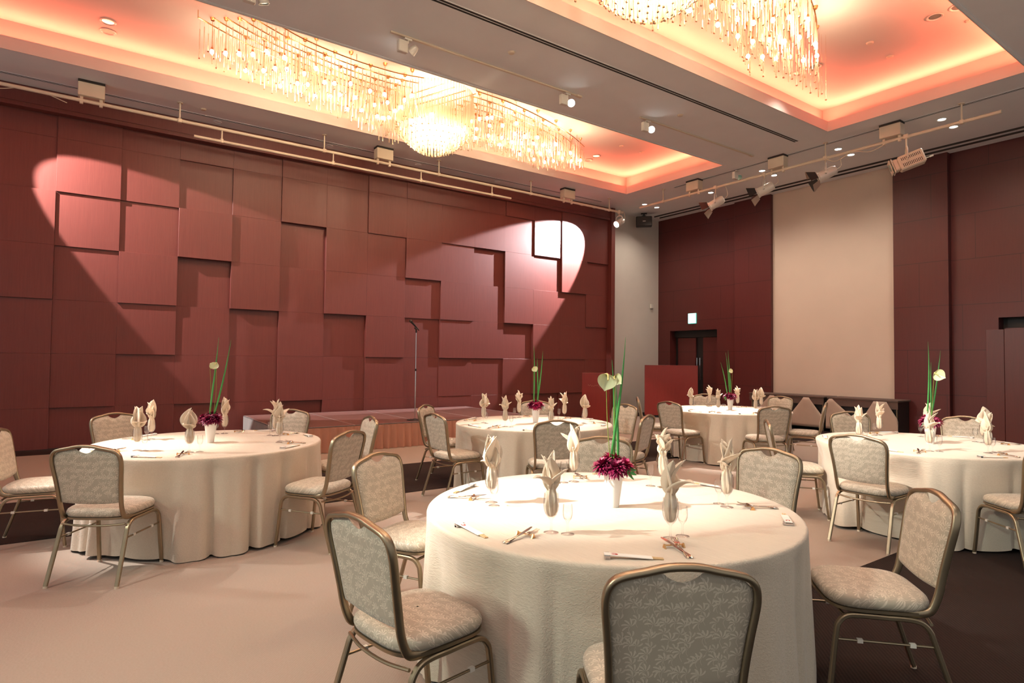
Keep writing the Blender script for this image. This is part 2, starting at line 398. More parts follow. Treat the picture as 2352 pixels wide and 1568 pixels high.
wp.bbox(X_ST, YB, 5.2, X_ST+.27, 11.3, ZC-.002, .004); wp.box(X_ST, YB, 5.17, X_ST+.29, 11.3, 5.2); wp.box(X_ST, YB, 5.24, X_ST+.285, 11.3, 5.255)
struct(wp, 'wall_left_panelling', 'panel_wood', smooth=False)['kind'] = 'structure'
struct(MB().bbox(X_ST, 11.3, 0, X_ST+.33, 11.43, ZC-.002, .006), 'trim_1', 'panel_wood', smooth=False)
# end wall
we = MB(); we.box(-12.2, Y_END, 2.3, XR, Y_END+.3, 6.3); we.box(-12.2, Y_END, 0, -11.42, Y_END+.3, 2.3); we.box(-9.86, Y_END, 0, -3.88, Y_END+.3, 2.3); we.box(-2.1, Y_END, 0, XR, Y_END+.3, 2.3)
struct(we, 'wall_end', 'end_wood', smooth=False)
struct(MB().bbox(-9.27, Y_END-.10, 0, -8.27, Y_END, ZC, .004), 'trim_2', 'end_wood', smooth=False)
struct(MB().bbox(-5.56, Y_END-.14, 0, -4.60, Y_END, ZC, .004), 'trim_3', 'end_wood', smooth=False)
struct(MB().box(-8.27, Y_END-.012, 0, -5.56, Y_END-.001, ZC), 'wall_end_plaster', 'screen', smooth=False)
# doors: recess with dark frame and two leaves
d1 = struct(MB().box(-11.42, Y_END+.26, 0, -9.86, Y_END+.3, 2.3).box(-11.42, Y_END+.2, 2.12, -9.86, Y_END+.26, 2.3), 'door_1', 'black', smooth=False)
for x0, x1, hx in ((-11.30, -10.70, -10.62), (-10.45, -9.90, -10.52)):
    lf = MB().bbox(x0, Y_END+.2, 0.01, x1, Y_END+.25, 2.1, .003).build('door_leaf', 'end_wood', d1, smooth=False)
    MB().tube([(hx, Y_END+.16, .95), (hx, Y_END+.16, 1.55)], .014).tube([(hx, Y_END+.26, 1.02), (hx, Y_END+.16, 1.02)], .009).tube([(hx, Y_END+.26, 1.48), (hx, Y_END+.16, 1.48)], .009).build('door_handle', 'chrome', lf)
d2 = struct(MB().box(-3.88, Y_END+.26, 0, -2.1, Y_END+.3, 2.3), 'door_2', 'black', smooth=False)
MB().bbox(-3.84, Y_END+.2, .01, -3.0, Y_END+.25, 2.12, .003).build('door_leaf', 'dark_wood', d2, smooth=False)
# ceiling: soffit with two coffers
C1 = (-10.33, -7.62, -3.4, 10.62); C2 = (-5.40, -2.64, -3.4, 10.50)
so = MB()
xs_ = [(-12.2, C1[0]-.006), (C1[1]+.006, C2[0]-.006), (C2[1]+.006, XR+.2)]
for a, b in xs_: so.box(a, YB-.2, ZC, b, 13.8, ZC+.03)
for c in (C1, C2): so.box(c[0]-.006, YB-.2, ZC, c[1]+.006, c[2]-.006, ZC+.03); so.box(c[0]-.006, c[3]+.006, ZC, c[1]+.006, 13.8, ZC+.03)
struct(so, 'ceiling', 'soffit', smooth=False)
TOPZ = 5.95
for ci, c in enumerate((C1, C2)):
    x0, x1, y0, y1 = c; g = .17; q = MB()
    # upstand hiding the lamps, trough behind it, outer wall and upper ceiling
    for (a, b, e, f2) in ((x0-.012, y0-.012, x0, y1+.012), (x1, y0-.012, x1+.012, y1+.012), (x0, y0-.012, x1, y0), (x0, y1, x1, y1+.012)): q.box(a, b, ZC-.012, e, f2, ZC+.165)
    for (a, b, e, f2) in ((x0-g-.03, y0-g, x0-g, y1+g), (x1+g, y0-g, x1+g+.03, y1+g), (x0-g, y0-g-.03, x1+g, y0-g), (x0-g, y1+g, x1+g, y1+g+.03)): q.box(a, b, ZC+.03, e, f2, TOPZ)
    q.box(x0-g, y0-g, TOPZ, x1+g, y1+g, TOPZ+.03)
    struct(q, 'trim_%d' % (4+ci), 'coffer', smooth=False)['kind'] = 'structure'
    # LED strips lying in the trough, shining up and inwards
    L = y1-y0; Wd = x1-x0; zz = ZC+.15; e1 = 15*L; e2 = 15*Wd
    E1 = (1, .17, .09)
    area((x0-.10, (y0+y1)/2, zz), (.35, 0, 1), .03, L, e1, E1, 180, (0, R(222), 0))
    area((x1+.10, (y0+y1)/2, zz), (-.35, 0, 1), .03, L, e1, E1, 150, (0, R(138), 0))
    area(((x0+x1)/2, y1+.10, zz), (0, -.35, 1), Wd, .03, e2, E1, 150, (R(222), 0, 0))
    area(((x0+x1)/2, y0-.10, zz), (0, .35, 1), Wd, .03, e2, E1, 150, (R(138), 0, 0))

# ------------------------------------------------------------------ banquet chair (faces +Y, base between its feet)
def make_chair():
    t = thing('banquet_chair', 'x', 'chair')
    lean = lambda z: -.185-.085*((z-.42)/.46)**1.1 if z > .42 else -.185
    # back frame: flat oval tube, humped top rail, waisted sides, feet of the loop running forward under the seat
    half = [(.192, .02, .407), (.192, -.07, .406), (.192, -.13, .409), (.1915, -.163, .42), (.1915, -.181, .45), (.192, lean(.50), .50), (.196, lean(.58), .58), (.204, lean(.67), .67), (.213, lean(.75), .75),
            (.2135, lean(.79), .79), (.205, lean(.824), .824), (.184, lean(.845), .845), (.15, lean(.856), .856), (.10, lean(.866), .866), (.055, lean(.876), .876), (.02, lean(.879), .879)]
    P = [Vector(p) for p in half]+[Vector((-x, y, z)) for x, y, z in half[::-1]]
    P = smooth_path(P, 3)
    q = MB(); prof = rect(.0095, .0155, .005)
    b = len(q.v); k = len(prof)
    for i, p in enumerate(P):
        d = (P[min(i+1, len(P)-1)]-P[max(i-1, 0)]).normalized()
        # depth direction stays perpendicular to the tube and in the chair's fore-and-aft plane
        f = Vector((0, 1, 0)); f = (f-d*f.dot(d)); f = f.normalized() if f.length > .3 else Vector((0, 0, 1))
        if abs(d.y) > .75: f = (Vector((0, 0, 1))-d*d.z).normalized()
        if i and f.dot(pf) < 0: f = -f
        pf = f; c = d.cross(f)
        for (x, y) in prof: q.v.append(tuple(p+c*x+f*y))
    for i in range(len(P)-1):
        for j in range(k): q.f.append((b+i*k+j, b+i*k+(j+1) % k, b+(i+1)*k+(j+1) % k, b+(i+1)*k+j))
    q.build('back_frame', 'bronze', t, ang=50)
    # upholstered back with a dip under the top rail
    HW = ((.4, .185), (.50, .185), (.58, .1895), (.67, .198), (.75, .2075), (.79, .2095), (.824, .203), (.845, .185), (.9, .17))
    def hw(z):
        for (z0, a), (z1, b) in zip(HW, HW[1:]):
            if z <= z1: return a+(b-a)*max(0, (z-z0)/(z1-z0))
        return .16
    def outline(u, v):
        s = u*2-1; zt = .866-.022*abs(s)**1.6-(.014*max(0, 1-abs(s)/.30)**.6+.020*max(0, math.cos(min(1, abs(s)/.34)*math.pi/2))) - (.035*max(0, (abs(s)-.78)/.22)**2.2)
        zb = .502+.012*(1-s*s)*-1+.012; z = zb+(zt-zb)*v
        return s*hw(z), z, s
    def front(u, v):
        x, z, s = outline(u, v); e = max(0, (1-abs(s)**5)*(1-abs(2*v-1)**7))
        return (x, lean(z)+.004+.024*e**.5, z)
    def back(u, v):
        x, z, s = outline(u, v); e = max(0, (1-abs(s)**9)*(1-abs(2*v-1)**11)); return (x, lean(z)+.004-.012*e**.5, z)
    bk = MB(); uvf = lambda o_: (lambda u, v: (outline(u, v)[0]+o_, outline(u, v)[1]))
    bk.grid(lambda u, v: front(1-u, v), 26, 22, uvs=lambda u, v: (outline(1-u, v)[0]+.7, outline(1-u, v)[1])); bk.grid(back, 26, 22, uvs=uvf(.2))
    bk.build('backrest', 'damask', t, ang=70)
    # domed seat cushion
    def seat_pt(a, s, z):
        c, d = math.cos(a), math.sin(a); e = 2/3.6; w_ = .215+.012*(d > 0)*d
        return (s*w_*math.copysign(abs(c)**e, c), .012+s*.208*math.copysign(abs(d)**e, d), z)
    prof = [(.02, .415), (.9, .415), (.97, .418), (1.0, .432), (1.0, .444), (.975, .457), (.92, .466), (.8, .474), (.6, .479), (.3, .482), (.02, .483)]
    st = MB(); st.grid(lambda u, v: seat_pt(u*2*math.pi, *prof[round(v*(len(prof)-1))]), 48, len(prof)-1, cu=True, uvs=lambda u, v: tuple(a+(0, prof[round(v*10)][1]*.9)[i] for i, a in enumerate(seat_pt(u*2*math.pi, *prof[round(v*10)])[:2])))
    st.build('seat', 'damask', t, ang=80)
    sf = MB(); sf.grid(lambda u, v: seat_pt(u*2*math.pi, *[(.80, .400), (.97, .400), (.995, .403), (.995, .415), (.9, .417)][round(v*4)]), 48, 4, cu=True)
    sf.build('seat_frame', 'bronze', t)
    pr = rect(.0095, .0125, .004)
    for s in (1, -1):
        fr = smooth_path([(.207*s, .0, .388), (.207*s, .10, .389), (.207*s, .155, .384), (.208*s, .186, .358), (.210*s, .200, .315), (.214*s, .222, .12), (.217*s, .236, .012)], 4)
        q = MB().sweep(fr, pr, nrm=(1, 0, 0)).build('leg', 'bronze', t); MB().cyl((.217*s, .236, .0), (.217*s, .236, .014), .013, 10).build('foot_cap', 'cream_metal', q)
        rr = smooth_path([(.207*s, .0, .388), (.207*s, -.075, .388), (.208*s, -.125, .378), (.209*s, -.155, .348), (.2105*s, -.172, .30), (.216*s, -.230, .12), (.2195*s, -.266, .012)], 4)
        q = MB().sweep(rr, pr, nrm=(1, 0, 0)).build('leg', 'bronze', t); MB().cyl((.2195*s, -.266, .0), (.2195*s, -.266, .014), .013, 10).build('foot_cap', 'cream_metal', q)
        z = .285; q = MB().tube([(.2105*s, .204, z), (.2115*s, -.177, z)], .0055, 8).build('stretcher', 'bronze', t)
        for y in (.11, -.09): MB().box(.2105*s-.008, y-.011, z-.008, .2105*s+.008, y+.011, z+.008).build('clip', 'white_metal', q, smooth=False)
    MB().tube(smooth_path([(-.2, -.165, .372), (-.1, -.185, .366), (0, -.19, .364), (.1, -.185, .366), (.2, -.165, .372)], 3), .007, 8).build('rear_rail', 'bronze', t)
    MB().tube([(-.207, .16, .375), (.207, .16, .375)], .007, 8).build('front_rail', 'bronze', t)
    return t
chair0 = make_chair()
TAB = {1: (-2.225, 2.168), 2: (-5.71, .88), 3: (-5.625, 4.28), 4: (-5.68, 8.05), 5: (-2.365, 6.31)}
TN = {1: 'front table', 2: 'left table', 3: 'middle table', 4: 'far table', 5: 'right table'}
# each place: angle round the table, words
PL = {1: {-36: 'near side', -86: 'near left', -147: 'far left', 137: 'far side', 92: 'far right', 39: 'right side'},
      2: {-36: 'near side', -86: 'left side', -147: 'far left', 137: 'far right', 92: 'right side', 39: 'near right'},
      3: {-36: 'near side', -86: 'near left', -147: 'far left', 137: 'far side', 92: 'far right', 39: 'near right'},
      4: {-36: 'near right', -86: 'near left', -147: 'left side', 137: 'far side', 92: 'far right', 39: 'right side'},
      5: {-36: 'near right', -86: 'near side', -147: 'left side', 137: 'far left', 92: 'far right'}}
CH = {1: {-36: (-1.13, 1.36), -86: (-2.14, .82), -147: (-3.39, 1.42), 137: (-3.28, 3.13), 92: (-2.28, 3.66), 39: (-1.13, 3.07)},
      2: {-36: (-4.67, 0), -86: (-6.02, -.52), -147: (-7.12, .25), 137: (-6.77, 1.83), 39: (-4.58, 1.68), 92: (-5.6, 2.26)},
      3: {-86: (-5.58, 2.97), -147: (-6.70, 3.44), 137: (-6.71, 5.13), -36: (-4.43, 3.64), 92: (-5.62, 5.76), 39: (-4.39, 4.83)},
      4: {-147: (-6.62, 7.09), -86: (-5.70, 6.73), 137: (-6.71, 8.85), 92: (-5.7, 9.5), -36: (-4.45, 7.28), 39: (-4.48, 8.59)},
      5: {-147: (-3.41, 5.48), -86: (-2.35, 5.00), 137: (-3.50, 7.27), 92: (-2.55, 7.80), -36: (-1.26, 5.48)}}
TW = {(1, -36): 4, (1, -86): 6, (1, -147): -4, (1, 39): 4, (2, -36): 6}
CHL = {1: 'with its back to the camera', }
for t_, dct in CH.items():
    for a, (x, y) in dct.items():
        cx, cy = TAB[t_]; v = Vector((cx-x, cy-y)).normalized(); rz = math.atan2(v.y, v.x)-math.pi/2+R(TW.get((t_, a), 0))
        place(chair0, (x+v.x*.25, y+v.y*.25, 0), rz, 'beige damask banquet chair with bronze frame at the %s of the %s' % (PL[t_][a], TN[t_]), 'banquet chairs round the %s' % TN[t_])

# ------------------------------------------------------------------ tables and cloths
def make_table():
    t = thing('round_table', 'x', 'table')
    MB().lathe([(.001, .69), (.885, .69), (.89, .694), (.89, .709), (.885, .713), (.001, .713)], 48).build('tabletop', 'under_cloth', t)
    for k in range(4):
        a = R(45+90*k); MB().tube([(.5*math.cos(a), .5*math.sin(a), .69), (.56*math.cos(a), .56*math.sin(a), .0)], .016, 8).build('leg', 'bronze', t)
    return t
tab0 = make_table()
def cloth(seed, seats):
    r_ = random.Random(seed); n = 288
    ph = [r_.uniform(0, 6.28) for _ in range(6)]; fr = [r_.choice((16, 18)), 8, r_.choice((34, 38)), 5]
    def wave(a):
        q = fr[0]*.5*a+ph[0]+.55*math.sin(3*a+ph[4])+.35*math.sin(5*a+ph[2])
        return abs(math.cos(q))**.75, abs(math.cos(fr[2]*.5*a+ph[1]+.6*math.sin(4*a)))**.9, math.sin(2*q)
    rows = [(.0, 0), (.25, 0), (.5, 0), (.7, 0), (.84, 0), (.889, 0), (.897, .002), (.902, .007), (.905, .016)]
    m_ = 22
    def fn(u, v):
        a = u*2*math.pi; k = round(v*(len(rows)+m_-1))
        if k < len(rows): r0, dz = rows[k]; return (max(r0, .0005)*math.cos(a), max(r0, .0005)*math.sin(a), .72-dz)
        f = (k-len(rows)+1)/m_; p1, p2, w_ = wave(a); A = .5+.5*math.sin(3*a+ph[3])
        hem = .668+.010*math.sin(4*a+ph[5])+.016*(p1-.5)
        rr = .906+.046*f+.012*f*math.sin(3*a+ph[1])-(.050+.045*A)*f**.42*(1-p1)-.022*f**.6*(1-p2)
        for sa, sr in seats:
            da = abs((a-sa+math.pi) % (2*math.pi)-math.pi); k_ = max(0, min(1, (.37-da)/.09)); k_ = k_*k_*(3-2*k_)*min(1, f/.25)
            if rr > sr: rr += (sr-rr)*k_
        return (rr*math.cos(a+.02*w_*f), rr*math.sin(a+.02*w_*f), .69-hem*f)
    return MB().grid(fn, n, len(rows)+m_-1, cu=True)
for t_, (cx, cy) in TAB.items():
    place(tab0, (cx, cy, 0), 0, 'round banquet table hidden under the cream cloth of the %s' % TN[t_], 'round tables')
    o = cloth(10+t_, [(math.atan2(y-cy, x-cx), math.hypot(x-cx, y-cy)-.25-.235) for x, y in CH[t_].values()]).build('tablecloth', 'linen', ang=80); o.location = (cx, cy, 0)
    tag(o, 'cream crinkled cloth draped to the floor over the %s' % TN[t_], 'tablecloth', 'tablecloths')

# ------------------------------------------------------------------ table ware
g_ = MB().lathe([(.001, .003), (.012, .004), (.030, .0015), (.0315, .0005), (.0315, .002), (.013, .0065), (.0045, .012), (.0038, .03), (.0042, .05), (.007, .058), (.014, .064), (.024, .077), (.031, .095), (.0335, .115), (.0325, .14), (.0295, .165), (.0288, .165), (.0318, .14), (.0326, .115), (.030, .096), (.023, .079), (.012, .067), (.001, .064)], 24)
goblet0 = tag(g_.build('goblet', 'glass', ang=60), 'x', 'glass')
g_ = MB().lathe([(.001, .003), (.010, .004), (.0265, .0015), (.028, .0005), (.028, .002), (.010, .0055), (.0038, .01), (.0032, .03), (.0038, .048), (.008, .055), (.016, .064), (.0205, .078), (.021, .095), (.0192, .125), (.0186, .125), (.0203, .095), (.0198, .079), (.015, .066), (.001, .058)], 20)
wine0 = tag(g_.build('small_wine_glass', 'glass', ang=60), 'x', 'glass')
def leaf(q, base, az, tilt, L, W, curl=.6, cup=.5, twist=0, off=0.):
    ca, sa = math.cos(az), math.sin(az); L *= 1.08; W *= 1.22
    def pt(t, s, sc_, o_):
        w_ = W*sc_*(math.sin(math.pi*min(1, t**.8*.90+.09))**.85); 
        if t > .98: w_ *= .12
        rad = off+o_; z = 0; n_ = 8
        for k in range(n_):
            aa = tilt+curl*((t*(k+.5)/n_)**1.4)+.16*math.sin(5*t*(k+.5)/n_+az); rad += math.sin(aa)*L*t/n_; z += math.cos(aa)*L*t/n_
        an = tilt+curl*t**1.4
        d = (cup*abs(s)**1.25+.10*math.sin(s*5+az*3)*(1-t*.5))*w_      # leaf folded about its middle, edges lifting inwards
        rad -= d*math.cos(an); z += d*math.sin(an); lat = s*w_*(1-.22*cup*abs(s))+.012*math.sin(3.2*t+az*2)
        return (base[0]+rad*ca-lat*sa, base[1]+rad*sa+lat*ca, base[2]+z)
    q.grid(lambda u, v: pt(u, v*2-1, 1, 0), 12, 10); q.grid(lambda u, v: pt(u*.93, v*2-1, .86, -.005), 10, 8)
def make_napkin(kind):
    r_ = random.Random(50+kind); q = MB()
    # pleated bunch standing in the bowl and tied at the rim
    def bz(a, z):
        return .9+.20*math.sin(7*a+30*z)+.08*math.sin(12*a+2)
    q.lathe([(.004, .068), (.014, .073), (.021, .088), (.0245, .115), (.0235, .14), (.0215, .165), (.018, .18), (.020, .195), (.026, .21)], 40, mod=bz)
    z0 = (0, 0, .178)
    if kind == 0:    # closed bud with a turned-down front flap
        for a, L, W, tl, cu in ((0, .155, .042, .20, -.10), (2.2, .15, .043, .16, -.16), (4.1, .15, .044, .18, -.14), (5.2, .125, .036, .22, .0), (3.1, .14, .04, .10, -.1)): leaf(q, z0, a, tl, L, W, cu, .75)
        leaf(q, (0, 0, .19), 5.6, .75, .085, .04, 1.1, .3); leaf(q, (0, 0, .18), 1.0, .7, .06, .03, 1.0, .3)
    elif kind == 1:  # open star with three upright leaves and one long side leaf
        for a, L, W, tl, cu in ((.3, .155, .026, .10, .12), (1.9, .145, .026, .22, .25), (3.6, .15, .027, .30, .22), (4.9, .11, .024, .45, .4)): leaf(q, z0, a, tl, L, W, cu, .55)
        leaf(q, (0, 0, .185), 2.7, .95, .12, .03, .45, .5); leaf(q, (0, 0, .19), 5.7, .9, .055, .022, 1.2, .4)
    elif kind == 2:  # tulip with one leaf bent out
        for a, L, W, tl, cu in ((.2, .16, .036, .12, .02), (2.3, .15, .034, .20, .02), (4.2, .14, .036, .24, -.02), (1.2, .13, .03, .16, .1)): leaf(q, z0, a, tl, L, W, cu, .7)
        leaf(q, (0, 0, .20), 5.4, .72, .12, .03, .25, .45); leaf(q, (0, 0, .2), 3.3, .8, .05, .028, .9, .3)
    elif kind == 3:  # bishop's hood with a rolled brim
        leaf(q, z0, 3.14, .04, .15, .043, .10, .7); leaf(q, z0, 1.9, .10, .135, .034, .05, .6); leaf(q, z0, 4.4, .10, .135, .034, .05, .6); leaf(q, z0, .1, .12, .12, .034, .0, .6)
        leaf(q, z0, .0, .45, .07, .045, 1.35, .25); leaf(q, z0, 1.0, .5, .06, .035, 1.2, .3); leaf(q, z0, -1.0, .5, .06, .035, 1.2, .3)
    else:            # swirl of rolled edges
        for k in range(6): leaf(q, (0, 0, .18+.012*k), 1.1*k, .3+.05*k, .11-.006*k, .034, .55-.12*k, .5)
        leaf(q, (0, 0, .22), .4, .05, .12, .034, .3, .6)
    o = q.build('napkin', 'napkin', ang=75); s = o.modifiers.new('solid', 'SOLIDIFY'); s.thickness = .0016; s.offset = 0
    return tag(o, 'x', 'napkin')
naps = [make_napkin(k) for k in range(5)]
NK = ['closed bud', 'open star', 'tulip', 'pointed hood', 'loose swirl']
# chopsticks in their paper sleeve, lying along +X, rest at x=0
def make_sticks():
    t = thing('chopstick_sleeve', 'x', 'chopsticks')
    mt = Matrix.Rotation(R(3.2), 4, 'Y')
    MB().bbox(-.012, -.0155, .0125, .165, .0155, .016, .0008, mt).build('paper_sleeve', 'paper', t)
    for y in (-.005, .005): MB().bbox(.163, y-.0032, .0115, .205, y+.0032, .0165, .001, mt).build('chopstick', 'bamboo', t)
    pts = [(.012, .006), (.022, .010), (.034, .009), (.040, .001), (.036, -.007), (.026, -.010), (.014, -.007), (.018, -.003), (.026, -.005), (.031, -.001), (.029, .004), (.021, .004)]
    MB().prism(pts, .0161, .0164, mt).build('red_mark', 'red_ink', t, smooth=False)
    return t
sticks0 = make_sticks()
q = MB(); q.bbox(-.009, -.023, 0, .009, .023, .011, .002)
for y in (-.023, .019): q.bbox(-.010, y, 0, .010, y+.004, .0145, .001)
rest0 = tag(q.build('chopstick_rest', 'chrome'), 'x', 'chopstick rest')
q = MB(); q.tube([(0, -.04, .011), (0, .04, .011)], .0028, 8)
for y in (-.04, .04): q.prism([(-.012, 0), (.012, 0), (.003, .016), (-.003, .016)], y-.003, y+.003, Matrix(((1, 0, 0, 0), (0, 0, 1, 0), (0, 1, 0, 0), (0, 0, 0, 1))))
crest0 = tag(q.build('cutlery_rest', 'gold'), 'x', 'cutlery rest')
def make_knife():      # along +X, blade forward, resting near x=.11
    t = thing('table_knife', 'x', 'knife'); mt = Matrix.Translation((0, 0, .004)) @ Matrix.Rotation(R(-4.5), 4, 'Y')
    q = MB(); q.sweep([mt @ Vector((x, 0, 0)) for x in (0, .006, .02, .06, .095, .105)], [(math.cos(i*math.pi/4)*.0062, math.sin(i*math.pi/4)*.0042) for i in range(8)], nrm=(0, 0, 1), scale=[.5, 1, 1.05, .85, .65, .5]); q.build('handle', 'silver', t)
    MB().prism([(.103, -.004), (.12, -.008), (.17, -.009), (.20, -.006), (.212, 0), (.205, .005), (.17, .006), (.12, .005), (.103, .004)], -.0009, .0009, mt).build('blade', 'chrome', t)
    return t
def make_fork():
    t = thing('table_fork', 'x', 'fork'); mt = Matrix.Translation((0, 0, .004)) @ Matrix.Rotation(R(-5), 4, 'Y'); q = MB()
    q.sweep([mt @ Vector((x, 0, .002*math.sin(x*40))) for x in (0, .008, .03, .07, .105, .13, .14)], [(math.cos(i*math.pi/4)*.006, math.sin(i*math.pi/4)*.0018) for i in range(8)], nrm=(0, 0, 1), scale=[.5, 1, 1, .55, .45, .5, 1.3])
    q.build('handle', 'silver', t); q = MB(); q.prism([(.136, -.009), (.152, -.0115), (.152, .0115), (.136, .009)], -.001, .001, mt)
    for y in (-.0097, -.0034, .0034, .0097): q.sweep([mt @ Vector((x, y, z)) for x, z in ((.150, 0), (.165, -.002), (.18, -.001), (.195, .004))], rect(.0013, .001, .0003), nrm=(0, 0, 1), scale=[1, 1, .9, .5])
    q.build('tines', 'silver', t); return t
knife0, fork0 = make_knife(), make_fork()
# T: goblet offsets in degrees; napkin kind and turn for every place
NAPK = {1: {-36: (1, 205, -19), -86: (1, 120, -68), -147: (0, 190, -128), 137: (2, 240, 156), 92: (4, 30, 104), 39: (2, 30, 53)},
        2: {-36: (3, -60, -22), -86: (0, 60, -86+20), -147: (2, 20, -138), 137: (2, 200, 159), 92: (1, 90, 104), 39: (2, 160, 56)},
        3: {-36: (1, 150, -19), -86: (1, 130, -69), -147: (0, 50, -114), 137: (4, 200, 161), 92: (1, 20, 103), 39: (3, -45, 46)},
        4: {-36: (0, 0, -16), -86: (1, 140, -68), -147: (3, 215, -119), 137: (4, 230, 151), 92: (4, 200, 111), 39: (3, -50, 70)},
        5: {-36: (2, 190, -24), -86: (1, 170, -67), -147: (1, 120, -129), 137: (1, 150, 152), 92: (2, 60, 108), 39: (3, 100, 62)}}
PL5 = dict(PL[5]); PL5[39] = 'right edge'
for t_, dct in NAPK.items():
    cx, cy = TAB[t_]; tn = TN[t_]
    for a, (nk, turn, ga) in dct.items():
        wd = (PL5 if t_ == 5 else PL[t_])[a]
        pol = lambda ang, r: (cx+r*math.cos(R(ang)), cy+r*math.sin(R(ang)), .7203)
        rg = .59 if not (t_ == 4 and a == 137) else .66
        where = 'at the %s of the %s' % (wd, tn)
        g = pol(ga, rg)
        place(goblet0, g, 0, 'clear stemmed goblet holding a napkin %s' % where, 'goblets with napkins')
        place(naps[nk], g, R(turn), 'cream linen napkin folded as a%s %s %s' % ('n' if NK[nk][0] in 'aeiou' else '', NK[nk], where), 'folded napkins')
        place(wine0, pol(ga+6.8, .575), 0, 'small empty wine glass beside the goblet %s' % where, 'small wine glasses')
        s0 = pol(a-8.5, .825); s1 = pol(a+6, .83); an = math.atan2(s1[1]-s0[1], s1[0]-s0[0])
        place(rest0, s0, an, 'chrome chopstick rest under the sleeve %s' % where, 'chopstick rests')
        place(sticks0, s0, an, 'white paper sleeve of chopsticks with red mark %s' % where, 'chopstick sleeves')
        k0 = pol(a+13, .70); rad = R(a+13)
        place(crest0, k0, rad, 'gold cutlery rest %s' % where, 'cutlery rests')
        kb = Vector(k0)+Vector((math.cos(rad), math.sin(rad), 0))*.135
        side = Vector((-math.sin(rad), math.cos(rad), 0))
        place(knife0, kb+side*.006, rad+math.pi+.12, 'silver table knife propped %s' % where, 'table knives')
        place(fork0, kb-side*.012, rad+math.pi-.20, 'silver table fork propped %s' % where, 'table forks')

# ------------------------------------------------------------------ flower vases
vz = [(.001, .003), (.026, .003), (.028, .0), (.029, .004), (.033, .04), (.038, .08), (.0435, .12), (.0475, .155), (.0495, .172), (.0465, .172), (.044, .15), (.035, .08), (.03, .03), (.001, .02)]
vase0 = tag(MB().lathe(vz, 40, mod=lambda a, z: 1+.010*math.sin(z*260)).build('vase', 'porcelain', ang=60), 'x', 'vase')
def dahlia(mat):
    q = MB(); r_ = random.Random(3)
    for ring, (n, L, tl) in enumerate(((14, .056, 2.15), (15, .062, 1.8), (16, .064, 1.45), (15, .062, 1.15), (13, .056, .85), (10, .046, .55), (7, .034, .25))):
        for k in range(n):
            az = 2*math.pi*(k+.5*(ring % 2))/n+r_.uniform(-.12, .12); T = tl+r_.uniform(-.12, .12); LL = L*r_.uniform(.88, 1.1)
            def fn(u, v, az=az, T=T, LL=LL):
                s = v*2-1; w_ = .0098*math.sin(math.pi*min(1, .12+.86*u))**.7; rad = math.sin(T)*LL*u; z = math.cos(T)*LL*u-.004*u*u*0
                z += .25*w_*abs(s)*2-.012*u*u*math.sin(T); return (rad*math.cos(az)-s*w_*math.sin(az), rad*math.sin(az)+s*w_*math.cos(az), z)
            q.grid(fn, 4, 2)
    t = thing('dahlia', 'x', 'flower'); q.build('petals', mat, t, ang=80)
    MB().ball((0, 0, -.004), .012, 8, 5).tube([(0, 0, -.01), (0, 0, -.06)], .003, 6).build('stem', 'green', t); return t
dah = [dahlia('petal'), dahlia('petal_pink')]
def make_anthurium():
    t = thing('anthurium', 'x', 'flower')        # spathe facing +Y, hanging down from the stem top at the origin
    def fn(u, v):
        a = u*2*math.pi; s = v
        # heart outline, notch upwards at the stem, tip downwards
        r_ = 1-.42*math.sin(a)+.25*math.sin(a)*math.sqrt(abs(math.cos(a)))/(math.sin(a)+1.6)
        x = .036*r_*math.cos(a)*s*1.12; z = (.034*r_*math.sin(a)-.030)*s+.004
        y = .010*abs(x)/.04*1.2+.012*(s*s)-.010*max(0, -z)/.07; return (x, y, z)
    MB().grid(fn, 40, 6, cu=True).build('spathe', 'spathe', t, ang=80)
    sp = smooth_path([(0, .004, .0), (0, .022, -.012), (.002, .034, -.034)], 4); MB().tube(sp, .0033, 8).build('spadix', 'spadix', t)
    return t
def blade(base, tip, wd, mat, bend):
    B = Vector(base); T = Vector(tip); d = T-B; q = MB(); sd = Vector((rt.x, rt.y, 0)).normalized(); dp = Vector((-sd.y, sd.x, 0))
    def fn(u, v):
        s = v*2-1; w_ = wd*(.55+.6*math.sin(math.pi*min(1, u*.8+.1)))*(1-u**3.0)**.9
        return B+d*u+dp*bend*math.sin(math.pi*u)+sd*(s*w_+.012*math.sin(u*3+bend*80))+dp*(w_*.5*abs(s)+.0006)
    q.grid(fn, 18, 4); o = q.build('iris_leaf', mat, ang=80); m_ = o.modifiers.new('solid', 'SOLIDIFY'); m_.thickness = .0015; return o
BL = {1: [(.045, .845), (-.012, .73), (.022, .60)], 2: [(.045, .89), (.155, .87)], 3: [(-.04, .89), (.075, .83), (.02, .75)], 4: [(-.16, .72), (-.07, .87), (-.02, .905)], 5: [(-.03, .93), (.10, .85), (.03, .74)]}
AN = {1: [(-.040, .66, 200, .115), (.004, .65, 120, .075)], 2: [(-.005, .67, 215, .075), (.05, .675, 140, .08)], 3: [(-.03, .645, 170, .085)], 4: [(.03, .60, 130, .08)], 5: [(.03, .645, 165, .125)]}
sd = Vector((rt.x, rt.y, 0)).normalized(); dp = Vector((-sd.y, sd.x, 0))
words = ['left', 'middle', 'right', 'back']
